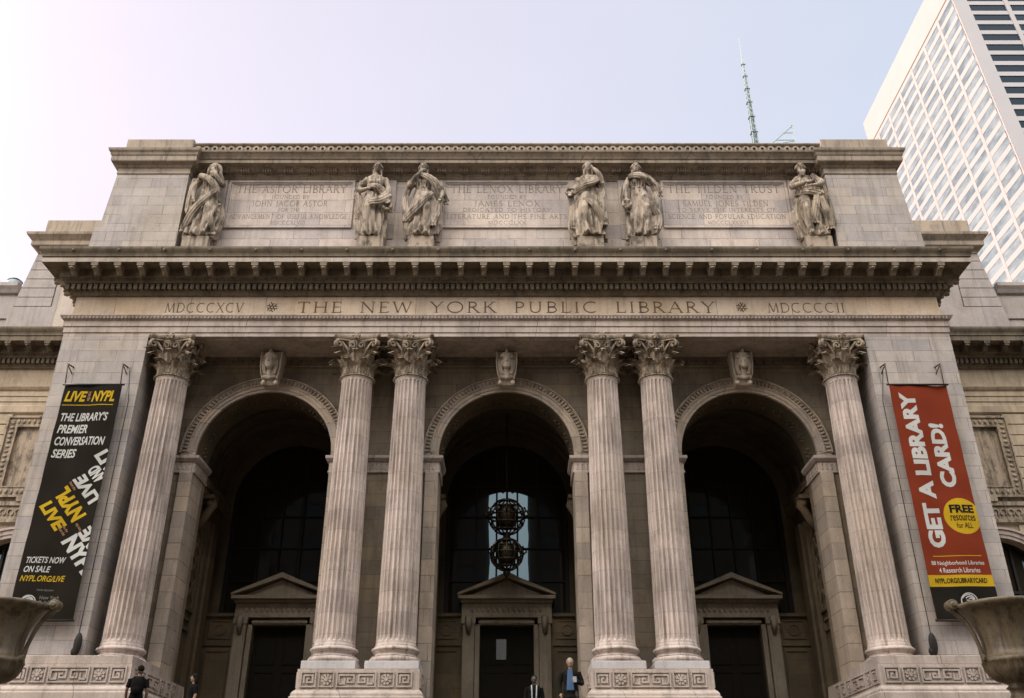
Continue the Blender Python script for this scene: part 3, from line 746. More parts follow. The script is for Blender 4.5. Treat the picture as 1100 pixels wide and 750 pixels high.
def ped_front(mb, u0, u1, Mx):
    v0, v1 = 5.55, 6.0; u = u0+.1; seq = ['k', 'r', 'd', 'r', 'k', 'r', 'd', 'r', 'k']; i = 0
    wd = {'k': .5, 'r': .5, 'd': 1.22}
    while i < len(seq) and u+wd[seq[i]] <= u1+.01:
        w_ = wd[seq[i]]
        {'k': key, 'r': rosette, 'd': dkey}[seq[i]](mb, u+.035, u+w_-.035, v0+.02, v1-.02, Mx); u += w_+.035; i += 1
def pedestal(x0, x1, yf, yb, ins=None):
    mb = MB()
    lev = [(0, 6.078), (0, 5.50), (.02, 5.495), (.02, 5.47), (.06, 5.45), (.10, 5.40), (.12, 5.36), (.12, 5.30), (.16, 5.27), (.16, 5.02), (.20, 5.0), (.20, 4.0)]
    mb.extr_u([(o, z) for o, z in lev], x0, x1, yf, yb)
    mb.quad((x0, yf, 6.078), (x1, yf, 6.078), (x1, yb, 6.078), (x0, yb, 6.078))
    ped_front(mb, x0, x1, front(yf))
    for s, X in ((-1, x0), (1, x1)):
        Mx = (lambda u, v, d: (x1+d, yf+u, v)) if s > 0 else (lambda u, v, d: (x0-d, yf+u, v))
        ped_front(mb, 0, yb-yf, Mx)
    return mb
for s in (-1, 1):
    a_, b_ = sorted((s*2.56, s*6.22)); pedestal(a_, b_, 29.16, 31.09).build('pedestal', M['trim'], LIB)
    if s > 0: pm = pedestal(10.83, 19.5, 28.2, 33)
    else: pm = pedestal(10.83, 19.5, 28.2, 33).xf(lambda x, y, z: (-x, y, z))
    pd = pm.build('pedestal', M['trim'], LIB)
    q = MB(); a_, b_ = sorted((s*10.86, s*19.3)); q.box(a_, b_, 28.24, 29.395, 6.08, 6.318, .012); a_, b_ = sorted((s*10.86, s*12.855)); q.box(a_, b_, 29.397, 31.0, 6.08, 6.318)
    q.build('plinth', M['trim'], pd)

# ---- attic ----------------------------------------------------------
YP = 30.2
at = MB(); at.box(-12.7, 12.7, YP, 35.4, 20.4, 26.0)
at.extr_f([(0, 20.6), (.10, 20.61), (.10, 22.20), (.04, 22.24), (0, 22.26)], -12.68, 12.68, YP)
at.build('attic_wall', M['panel'], LIB)
ac = [(0, 25.10), (.04, 25.11), (.04, 25.16), (.07, 25.2), (.10, 25.28), (.13, 25.30), (.13, 25.40), (.25, 25.42), (.30, 25.50), (.38, 25.56), (.62, 25.565), (.62, 25.72), (.66, 25.73), (.70, 25.80), (.78, 25.90), (.84, 25.95), (.86, 26.02), (.6, 26.06)]
m_ = MB(); m_.extr_f(ac, -12.66, 12.66, YP)
gz0, gz1, gy = 26.06, 26.40, YP-.62
m_.box(-12.66, 12.66, gy, 31.5, gz0-.05, gz1)
m_.extr_f([(0, gz1-.002), (.06, gz1), (.10, gz1+.05), (.10, gz1+.09), (0, gz1+.1)], -12.66, 12.66, gy)
m_.box(-12.66, 12.66, gy, 31.5, gz1+.0, gz1+.085)
xx = -12.5
while xx < 12.5:
    m_.ribbon([(xx-.15, gz0+.10), (xx-.04, gz0+.05)]+arc(xx+.03, gz0+.16, .10, .11, 235, -60, 10), .07, front(gy), 0, .07)
    xx += .335
for k in range(29):      # triglyph-like drops under the cornice
    x = (k-14)*.88
    for t in range(4): m_.box(x-.17+t*.095, x-.11+t*.095, YP-.36, YP-.13, 25.34, 25.52)
m_.build('attic_cornice', M['cornice2'], LIB)
for s in (-1, 1):
    pr = MB()
    pts = [(12.66, 22.0), (15.72, 22.0), (15.5, 25.15), (12.66, 25.15)]
    def hx(xa, xb, xc, xd, y0, y1, z0, z1):
        P_ = [(xa, y0, z0), (xb, y0, z0), (xb, y1, z0), (xa, y1, z0), (xd, y0, z1), (xc, y0, z1), (xc, y1, z1), (xd, y1, z1)]
        return [(s*x, y, z) for x, y, z in P_]
    pr.hexa(hx(12.66, 15.72, 15.5, 12.66, 29.6, 35.4, 22.4, 25.2)); pr.hexa(hx(12.62, 15.95, 15.86, 12.62, 29.52, 35.4, 20.4, 22.4))
    pi_ = pr.build('attic_pier', M['ashlar'], LIB)
    pc = MB()
    prof = [(0, 25.0), (.04, 25.01), (.04, 25.08), (.02, 25.10), (.02, 25.28), (.06, 25.30), (.10, 25.40), (.26, 25.46), (.28, 25.50), (.28, 25.72), (.31, 25.74), (.34, 25.84), (.40, 25.92), (.42, 26.02), (.1, 26.06)]
    x0_, x1_ = (12.66, 15.5) if s > 0 else (-15.5, -12.66)
    pc.extr_u(prof, x0_, x1_, 29.6, 35.4); pc.quad((x0_, 29.5, 26.059), (x1_, 29.5, 26.059), (x1_, 35.4, 26.059), (x0_, 35.4, 26.059))
    pc.box(x0_+.06, x1_-.06, 29.58, 35.3, 26.05, 26.78, .02)
    pc.build('pier_cornice', M['cornice2'], pi_)
PAN = [(-8.66, 2.49, ['THE ASTOR LIBRARY', 'FOUNDED BY', 'JOHN JACOB ASTOR', 'FOR THE', 'ADVANCEMENT OF USEFUL KNOWLEDGE', 'MDCCCXLVIII'], [4.4, 1.5, 3.0, .85, 4.65, 1.4]),
       (0.0, 2.53, ['THE LENOX LIBRARY', 'FOUNDED BY', 'JAMES LENOX', 'DEDICATED TO HISTORY', 'LITERATURE AND THE FINE ARTS', 'MDCCCLXX'], [4.5, 1.55, 2.6, 3.5, 4.75, 1.5]),
       (8.72, 2.49, ['THE TILDEN TRUST', 'FOUNDED BY', 'SAMUEL JONES TILDEN', 'TO SERVE THE INTERESTS OF', 'SCIENCE AND POPULAR EDUCATION', 'MDCCCLXXXVI'], [4.5, 1.5, 3.4, 3.9, 4.65, 1.6])]
for cx, hw, lines, ws in PAN:
    pm = MB(); z0, z1 = 22.86, 25.06
    pm.ribbon([(cx-hw, z0), (cx+hw, z0), (cx+hw, z1), (cx-hw, z1)], .10, front(YP), 0, .07, True)
    pm.ribbon([(cx-hw+.09, z0+.09), (cx+hw-.09, z0+.09), (cx+hw-.09, z1-.09), (cx-hw+.09, z1-.09)], .05, front(YP), 0, .03, True)
    pp = pm.build('inscription_panel', M['panel'], LIB)
    lm = MB()
    for (z, h), t, w_ in zip([(24.54, .37), (24.25, .17), (23.88, .26), (23.62, .17), (23.27, .22), (23.0, .17)], lines, ws):
        inscribe(lm, t, cx, z, h, w_, front(YP), d1=.006, wt=.8)
    lm.build('lettering', M['letter2'], pp)

# ---- attic statues --------------------------------------------------
def spline(pts, n=6):
    P = [Vector(p) for p in pts]; out = []
    for i in range(len(P)-1):
        p0 = P[max(i-1, 0)]; p1 = P[i]; p2 = P[i+1]; p3 = P[min(i+2, len(P)-1)]
        for k in range(n):
            t = k/n
            out.append(.5*((2*p1)+(p2-p0)*t+(2*p0-5*p1+4*p2-p3)*t*t+(3*p1-p0-3*p2+p3)*t**3))
    out.append(P[-1]); return out
def lerp_list(a, n):
    m = len(a)-1; return [a[min(int(i/n*m), m-1)]+(a[min(int(i/n*m), m-1)+1]-a[min(int(i/n*m), m-1)])*(i/n*m-min(int(i/n*m), m-1)) for i in range(n+1)]
def robed(seed, lean=0., arms=(), sashes=(), head=(0, 0), beard=False, hood=False, wreath=None, legs=False, hem=.26, turn=0.):
    """draped marble figure, 1.75 m tall in its own units, facing -Y"""
    rnd = random.Random(seed); mb = MB(); n = 120; rs = []
    ph = [rnd.uniform(0, 6.28) for _ in range(8)]; side = 1 if seed % 2 else -1
    for i in range(44):
        t = i/43; z = .02+t*1.14
        rx = (hem*1.02)*(1-t)**.8+.16*t+.07*sin(pi*min(1, t*1.15)); ry = (hem*.75)*(1-t)+.125*t+.03*sin(pi*t)
        cx = lean*t*.5+.05*side*sin(pi*t); a_ = .20*(1-t)**.7+.05
        ring = []
        for j in range(n):
            th = 2*pi*j/n
            sw = 1.6*side*t           # folds swing towards the standing hip
            f = abs(sin(4.5*th+ph[1]+sw*2))*1.5-.75+.7*(abs(sin(8*th+ph[2]-sw*3))*1.4-.7)+.35*sin(19*th+ph[3]+2*t)
            r_ = 1+a_*f
            ring.append((cx+rx*r_*cos(th), ry*r_*sin(th), z+(.035*sin(5*th+ph[5])+.02*sin(9*th) if i == 0 else 0)))
        rs.append(ring)
    mb.rings(rs, True, True, True)
    sx = lean*.5; kn = .09*side
    mb.tube([(sx*.8+kn*.7, -.07, .98), (kn*1.25+sx*.5, -.21, .58), (kn*1.2, -.15, .08)], [.115, .09, .07], 12)      # bent knee under the cloth
    mb.tube([(kn*1.1, -.16, .05), (kn*1.3, -.30, .03)], [.05, .035], 8); mb.tube([(-kn, -.12, .05), (-kn*1.3, -.25, .03)], [.05, .035], 8)
    T_ = [(1.05, .175, .125), (1.13, .155, .115), (1.24, .175, .14), (1.34, .195, .14), (1.41, .2, .12), (1.46, .17, .09), (1.50, .07, .06)]
    rs = []
    for z, rx, ry in T_:
        rs.append([(sx+lean*(z-1.05)*.6+rx*(1+.05*sin(7*q+z*22))*cos(q), ry*(1+.08*sin(9*q+z*30))*sin(q), z) for q in [2*pi*j/60 for j in range(60)]])
    mb.rings(rs, True, True, True)
    if not beard:
        for s_ in (-1, 1): mb.ell((sx+lean*.15+s_*.075, -.115, 1.27), (.065, .055, .06))
        mb.tube([(sx-.16, -.07, 1.13), (sx, -.135, 1.14), (sx+.16, -.07, 1.13)], .022, 6)
    for k in range(5):           # fine pleats of the bodice
        x_ = sx+(k-2)*.06; mb.tube([(x_*.6, -.10, 1.44), (x_, -.15, 1.27), (x_*.9, -.125, 1.12)], [.012, .014, .012], 5)
    hx_, hz = sx+lean*.3+head[0], 1.64+head[1]; hy = -.05-(.035 if head[1] < 0 else 0)
    mb.tube([(sx+lean*.25, -.01, 1.42), (hx_, hy+.02, hz-.07)], [.065, .052], 10)
    mb.ell((hx_, hy, hz), (.075, .09, .112)); mb.ell((hx_+turn, hy-.03, hz-.07), (.05, .055, .045))
    mb.tube([(hx_+turn, hy-.082, hz+.028), (hx_+turn*1.3, hy-.118, hz-.02), (hx_+turn, hy-.09, hz-.03)], [.012, .02, .014], 6)
    mb.tube([(hx_-.05+turn, hy-.075, hz+.04), (hx_+turn, hy-.088, hz+.048), (hx_+.05+turn, hy-.075, hz+.04)], [.012, .012, .012], 6)
    mb.ell((hx_+turn, hy-.085, hz-.055), (.024, .016, .008), 8, 5)
    # waved hair, parted, gathered behind
    for k in range(9):
        al = radians(-80+k*20); mb.tube([(hx_+.085*sin(al)*.6, hy-.045, hz+.085*cos(al)*.9+.02), (hx_+.1*sin(al), hy+.01, hz+.105*cos(al)), (hx_+.1*sin(al), hy+.07, hz+.06*cos(al))], [.022, .028, .03], 6)
    mb.ell((hx_, hy+.06, hz+.0), (.085, .07, .095))
    if beard:
        for k in range(5): mb.tube([(hx_+(k-2)*.026, hy-.06, hz-.075), (hx_+(k-2)*.028, hy-.085, hz-.14), (hx_+(k-2)*.012, hy-.07, hz-.22)], [.022, .022, .01], 6)
    else:
        for s_ in (-1, 1): mb.tube([(hx_+s_*.075, hy+.03, hz-.02), (hx_+s_*.085, hy+.02, hz-.12), (hx_+s_*.10, hy, hz-.22)], [.028, .026, .014], 6)
    if hood:
        for s_ in (-1, 1): mb.tube(spline([(hx_, hy-.0, hz+.135), (hx_+s_*.105, hy+.0, hz+.06), (hx_+s_*.13, hy+.01, hz-.1), (hx_+s_*.19, 0, 1.40)], 4), .04, 8)
        mb.ell((hx_, hy+.05, hz+.02), (.115, .08, .13))
    for pts in arms:
        q = spline(pts, 6); mb.tube(q, lerp_list([.082, .07, .052, .032], len(q)-1), 10)
        for k in range(2, 5): mb.tube([q[k*2]+Vector((0, -.06, .03)), q[k*2]+Vector((.02, -.07, -.05))], .018, 5)
        e = q[-1]; d = (q[-1]-q[-3]).normalized(); mb.ell(e+d*.04, (.04, .03, .045), 8, 6)
        for k in range(4): mb.tube([e+d*.05+Vector(((k-1.5)*.016, 0, 0)), e+d*.12+Vector(((k-1.5)*.022, -.01, -.01))], [.011, .008], 5)
    for pts, w_, cnt in sashes:
        base = spline(pts, 7); nb = len(base)
        # a sheet of cloth carrying ridged folds
        rows = []
        m_ = 26; Wd = w_*1.9
        for i, p in enumerate(base):
            t = (base[min(i+1, nb-1)]-base[max(i-1, 0)]).normalized(); sd = t.cross(Vector((0, 1, 0))); sd = sd.normalized() if sd.length > .1 else Vector((1, 0, 0))
            out = Vector((0, -1, 0)); fl = .75+.5*i/nb; ring = []
            for k in range(m_):
                an = 2*pi*k/m_; u = cos(an); dd = sin(an)
                rdg = .022*(abs(sin(u*5+i*.25+ph[6]))-.4) if dd > -.2 else 0
                ring.append(p+sd*u*Wd*.5*fl+out*(dd*.035+rdg)+t*.0)
            rows.append(ring)
        mb.rings(rows, True, True, True)
        e = base[-1]; 
        for k in range(3):       # flared end of the cloth
            mb.tube([e+Vector(((k-1)*w_*.4, .01, .04)), e+Vector(((k-1)*w_*.75, -.03, -.07))], [.03, .018], 6)
    if wreath:
        wx, wy, wz = wreath
        for k in range(12):
            t = k*pi/6; mb.ell((wx+.085*cos(t), wy+.02*sin(5*t), wz+.085*sin(t)), (.034, .034, .034), 7, 5)
    return mb
STAT = [
 dict(seed=3, lean=.10, head=(.02, -.05), beard=True, hood=True, turn=.02, arms=[[(-.17, 0, 1.4), (-.26, -.05, 1.18), (-.24, -.12, .95), (-.22, -.15, .85)], [(.2, 0, 1.4), (.33, -.14, 1.2), (.2, -.2, 1.35), (.1, -.17, 1.5)]],
      sashes=[([(-.2, -.1, 1.42), (.0, -.2, 1.3), (.2, -.2, 1.1), (.28, -.1, .8)], .075, 4), ([(.28, -.12, 1.15), (.1, -.25, .85), (-.15, -.22, .5), (-.3, -.1, .15)], .08, 4), ([(-.27, -.05, 1.35), (-.3, -.05, 1.0), (-.27, -.05, .6)], .09, 3), ([(.25, -.12, .75), (.2, -.24, .4), (.28, -.12, .12)], .08, 3)]),
 dict(seed=8, lean=-.02, head=(.03, .0), turn=.02, arms=[[(-.18, 0, 1.4), (-.34, -.02, 1.2), (-.28, -.14, 1.05), (-.14, -.18, 1.06)], [(.18, 0, 1.4), (.27, -.02, 1.18), (.30, -.12, .95), (.3, -.18, .8)]],
      sashes=[([(-.3, .02, 1.3), (-.4, .0, 1.1), (-.34, -.08, .9), (-.3, -.05, .5)], .085, 4), ([(-.15, -.16, 1.12), (.05, -.2, 1.1), (.2, -.15, 1.0)], .07, 3), ([(-.24, -.1, .6), (-.05, -.25, .68), (.15, -.25, .74), (.3, -.15, .95)], .09, 4), ([(.2, -.15, 1.0), (.3, -.14, .8), (.36, -.1, .6)], .07, 3)], wreath=(.30, -.18, .66), hem=.23),
 dict(seed=11, lean=-.04, head=(.0, .0), turn=-.02, arms=[[(-.18, 0, 1.4), (-.3, -.06, 1.2), (-.18, -.2, 1.3), (-.06, -.17, 1.48)], [(.18, 0, 1.4), (.34, -.02, 1.2), (.4, -.1, 1.0), (.38, -.15, .88)]],
      sashes=[([(-.1, -.15, 1.42), (.15, -.17, 1.3), (.34, -.1, 1.08), (.46, .0, .86)], .085, 5), ([(-.28, -.02, 1.25), (-.38, -.02, .95), (-.36, -.04, .6), (-.3, -.05, .25)], .08, 4), ([(.2, -.2, .95), (.05, -.27, .75), (-.16, -.24, .5), (-.32, -.1, .4)], .085, 4), ([(.38, -.1, .9), (.3, -.15, .5), (.24, -.18, .25)], .08, 3)], hem=.28),
 dict(seed=16, lean=.02, head=(.0, -.01), turn=.02, arms=[[(.18, 0, 1.4), (.3, -.06, 1.2), (.24, -.2, 1.38), (.11, -.17, 1.56)], [(-.18, 0, 1.4), (-.26, -.04, 1.16), (-.34, -.14, 1.0), (-.38, -.2, .92)]],
      sashes=[([(-.3, -.1, 1.02), (-.1, -.2, 1.12), (.1, -.2, 1.22), (.22, -.1, 1.4)], .08, 4), ([(.24, -.1, 1.35), (.3, -.08, 1.1), (.26, -.12, .8), (.3, -.1, .3)], .085, 4), ([(-.38, -.1, .95), (-.34, -.1, .6), (-.32, -.08, .25)], .08, 4), ([(-.1, -.22, .82), (.1, -.27, .6), (.28, -.14, .3)], .07, 3)], wreath=(-.38, -.16, .98), hem=.29),
 dict(seed=21, lean=-.02, head=(-.02, .0), turn=-.01, arms=[[(-.18, 0, 1.4), (-.28, -.05, 1.18), (-.3, -.12, .95), (-.3, -.15, .85)], [(.18, 0, 1.4), (.31, -.08, 1.22), (.14, -.21, 1.28), (0, -.2, 1.36)]],
      sashes=[([(-.22, -.1, 1.4), (.0, -.2, 1.36), (.22, -.15, 1.28), (.42, -.05, 1.02)], .085, 5), ([(.38, -.05, 1.1), (.3, -.12, .8), (.33, -.12, .45), (.3, -.15, .2)], .085, 4), ([(-.28, 0, 1.3), (-.33, -.02, .95), (-.26, -.1, .6)], .08, 3), ([(.05, -.24, .85), (.2, -.24, .6), (.36, -.1, .42)], .08, 3)], wreath=(-.3, -.18, .70), hem=.26),
 dict(seed=26, lean=-.09, head=(-.01, -.02), beard=True, turn=-.02, arms=[[(-.18, 0, 1.4), (-.32, -.1, 1.2), (-.15, -.22, 1.16), (.06, -.22, 1.2)], [(.18, 0, 1.4), (.3, -.08, 1.26), (.16, -.22, 1.1), (-.02, -.24, 1.08)]],
      sashes=[([(.1, -.12, 1.42), (.26, -.1, 1.2), (.34, -.05, .85), (.36, -.05, .35)], .09, 5), ([(-.3, -.05, 1.05), (-.05, -.22, .98), (.2, -.2, .95)], .09, 4), ([(.12, -.2, .9), (.05, -.24, .6), (-.02, -.2, .3)], .08, 3), ([(.2, -.18, .85), (.26, -.18, .5), (.3, -.12, .2)], .09, 4)], hem=.24),
]
SX = [(-11.86, 'bearded hooded marble statue with hand to chin beside the left attic pier'),
      (-5.2, 'marble woman with one elbow out, right of the Astor Library panel'),
      (-3.28, 'marble woman touching her chin, left of the Lenox Library panel'),
      (3.2, 'marble woman with hand to cheek, right of the Lenox Library panel'),
      (5.22, 'marble woman with arm across chest, left of the Tilden Trust panel'),
      (11.9, 'bearded marble statue with folded arms beside the right attic pier')]
for (x, lab), p in zip(SX, STAT):
    sc = 3.68/1.78
    if x < -11: fx = -.25
    elif x > 11: fx = .25
    else: fx = 0
    me = fuse(robed(**p), .0095, 0, name='statue')
    for v in me.vertices: v.co = Vector((v.co.x*.9, v.co.y, v.co.z))*sc
    me.materials.append(M['statue'])
    o = bpy.data.objects.new('statue', me); COL.objects.link(o); o.location = (x, YP-.45, 21.93); tag(o, lab, 'statue', 'draped marble statues along the attic')
    o.rotation_euler.z = -fx*.5
    b = MB(); b.box(x-.5, x+.5, YP-.80, YP-.102, 20.7, 21.925, .02); b.build('statue_plinth', M['statue'], LIB)
    pl = MB(); pl.box(x-(.75 if abs(x) < 10 else .6), x+(.75 if abs(x) < 10 else .6), YP-.09, YP, 22.27, 25.1); pl.build('backing_slab', M['panel'], LIB)

# ---- wings ----------------------------------------------------------
YWG = 35.4
for s in (-1, 1):
    def sx_(mb): return mb if s > 0 else mb.xf(lambda x, y, z: (-x, y, z))
    XE = 46.0; wx0, wx1 = 15.94, XE
    core = MB(); AX, AR, AZ = 19.0, 1.95, 9.95
    # wall core (with arched opening) and rusticated courses
    arch_wall(core, (AX, AX+8.6, AX+17.2), AR, AZ, wx0, XE, 0, 17.54, YWG+.05, YWG+.7, False)
    core.box(XE-.5, XE, YWG+.05, 60, 0, 20.6)
    z = 4.0; ch = .47
    while z < 17.3:
        z1 = min(z+ch-.035, 17.3)
        # split the course at openings / tablets
        cuts = []
        for bx in (AX, AX+8.6, AX+17.2):
            if z1 > AZ:
                hh = AR*AR*1.35-(z-AZ)**2
                if hh > 0: cuts.append((bx-sqrt(hh), bx+sqrt(hh)))
            else: cuts.append((bx-AR, bx+AR))
            if 12.6 < z < 17.0: cuts.append((bx-1.62, bx+1.45))
        cuts = sorted(cuts); segs = []; cur = wx0
        for a_, b_ in cuts:
            if a_ > cur: segs.append((cur, a_))
            cur = max(cur, b_)
        segs.append((cur, XE))
        for a_, b_ in segs:
            if b_-a_ > .05: core.box(a_, b_, YWG-.02, YWG+.06, z, z1, .012)
        z += ch
    wing = sx_(core).build('wing_wall', M['rust'], LIB)
    e = MB(); architrave_mesh(e, wx0, XE, YWG, 60, False); e.extr_f([(0, 17.2), (.05, 17.21), (.05, 17.5), (0, 17.54)], wx0, XE, YWG)
    e.extr_f([(-.04, 18.345), (-.04, 19.22)], wx0, XE, YWG)
    sx_(e).build('wing_architrave', M['rust'], LIB)
    e = MB(); cornice_mesh(e, False, wx0, XE, YWG, 60); 
    for k in range(36): e.join(modillion(16.8+k*MP, YWG))
    sx_(e).build('wing_cornice', M['cornice'], LIB)
    # blocking course and set back parapet beyond the wing cornice
    e = MB(); e.box(22.4, XE, 36.6, 40, 20.6, 24.1); e.extr_f([(0, 23.6), (.12, 23.65), (.2, 23.8), (.3, 23.95), (.3, 24.12), (0, 24.16)], 22.4, XE, 36.6)
    e.extr_f([(0, 22.3), (.07, 22.34), (.07, 22.44), (0, 22.48)], 22.4, XE, 36.6)
    sx_(e).build('wing_parapet', M['block'], LIB)
    # tall shoulder block with its own cornice, grooved courses
    e = MB(); sh = [(15.0, 21.95), (15.0, 21.55)]
    def shb(x0, x1a, x1b, y, z0, z1): e.hexa([(x0, y, z0), (x1a, y, z0), (x1a, 42, z0), (x0, 42, z0), (x0, y, z1), (x1b, y, z1), (x1b, 42, z1), (x0, 42, z1)])
    def xo(z): return 22.12-(z-20.6)*.165
    shb(12, xo(20.6), xo(22.33), 35.48, 20.6, 22.33)
    shb(12, 20.12, 20.12, 35.5, 22.33, 25.2)
    zz = 22.36
    while zz < 25.1:
        z1 = min(zz+.44, 25.15); shb(20.16, xo(zz)-.02, xo(z1)-.02, 35.47, zz, z1); zz += .475
    shb(20.1, xo(22.3)-.06, xo(25.1)-.08, 35.56, 22.3, 25.2)
    sx_(e).build('shoulder_block', M['block'], LIB)
    e = MB(); e.extr_u([(0, 25.1), (.05, 25.12), (.05, 25.22), (.12, 25.3), (.3, 25.38), (.32, 25.42), (.32, 25.62), (.4, 25.72), (.52, 25.86), (.54, 25.98), (.1, 26.02)], 12, 21.3, 35.48, 42)
    e.quad((12, 35.3, 26.0), (21.4, 35.3, 26.0), (21.4, 42, 26.0), (12, 42, 26.0)); e.box(12, 21.35, 35.5, 42, 26.0, 27.0, .02)
    sx_(e).build('shoulder_cornice', M['cornice2'], LIB)
    # carved tablet, band, arched window
    for bx in (AX, AX+8.6, AX+17.2):
        t = MB(); Mt = front(YWG+.05); a_, b_ = bx-1.5, bx+1.3
        t.box(a_-.1, b_+.1, YWG+.02, YWG+.05, 13.3, 16.95)
        t.ribbon([(a_, 13.75), (b_, 13.75), (b_, 16.75), (a_, 16.75)], .34, Mt, 0, .14, True)
        t.ribbon([(a_-.2, 13.55), (b_+.2, 13.55), (b_+.2, 16.95), (a_-.2, 16.95)], .07, Mt, 0, .2, True)
        t.ribbon([(a_+.2, 13.95), (b_-.2, 13.95), (b_-.2, 16.55), (a_+.2, 16.55)], .05, Mt, 0, .17, True)
        n_ = 15
        for k in range(n_):
            v_ = 13.8+k*(2.9/(n_-1))
            for X_ in (a_, b_): t.ell((X_, YWG-.09, v_), (.11, .05, .07), 7, 5)
        for k in range(14):
            u_ = a_+k*((b_-a_)/13)
            for Z_ in (13.75, 16.75): t.ell((u_, YWG-.09, Z_), (.07, .05, .11), 7, 5)
        # console & garland band
        t.box(a_-.2, b_+.2, YWG-.1, YWG+.05, 13.18, 13.34); t.box(bx-.35, bx+.35, YWG-.16, YWG+.05, 13.34, 13.56)
        t.box(a_-.1, b_+.1, YWG-.03, YWG+.05, 12.66, 13.16)
        for k in range(9): t.ribbon(arc(a_+.2+k*.3, 12.92, .12, .13, -60, 250, 9), .05, front(YWG-.03), 0, .05)
        t.box(a_-.2, b_+.2, YWG-.1, YWG+.05, 12.5, 12.64)
        sx_(t).build('carved_tablet', M['carved'], LIB)
        am = MB(); n_ = 30; prof = [(AR, -.3), (AR, .06), (AR+.12, .06), (AR+.14, .1), (AR+.3, .1), (AR+.32, .16), (AR+.4, .16), (AR+.42, 0)]
        am.rings([[(bx+r_*cos(pi*k/n_), YWG-d, AZ+r_*sin(pi*k/n_)) for r_, d in prof] for k in range(n_+1)], False, False, False, closed=False)
        sx_(am).build('archivolt', M['trim'], LIB)
        g = MB(); g.poly([(x_, YWG+.55, z_) for x_, z_ in [(bx-AR, 4.5)]+arch_pts(bx, AR, AZ, 20)+[(bx+AR, 4.5)]])
        wf = MB(); wf.ribbon([(bx-AR+.06, 4.6)]+arch_pts(bx, AR-.06, AZ, 20)+[(bx+AR-.06, 4.6)], .12, front(YWG+.55), 0, .12, True)
        for x_ in (-.65, .65): wf.box(bx+x_-.05, bx+x_+.05, YWG+.45, YWG+.55, 4.6, AZ+sqrt(AR*AR-x_*x_)-.05)
        for z_ in (6.2, 8.0, 9.9): wf.box(bx-AR+.1, bx+AR-.1, YWG+.46, YWG+.545, z_-.05, z_+.05)
        W_ = sx_(wf).build('window', M['iron'], LIB); sx_(g).build('pane', M['pane'], W_)
# roof slab so nothing shows through
rf = MB(); rf.box(-45.9, 45.9, 40.01, 60, 4, 20.5); rf.box(-12.6, 12.6, 35.41, 42, 17.6, 25.9); rf.build('rear_block', M['rust'], LIB)

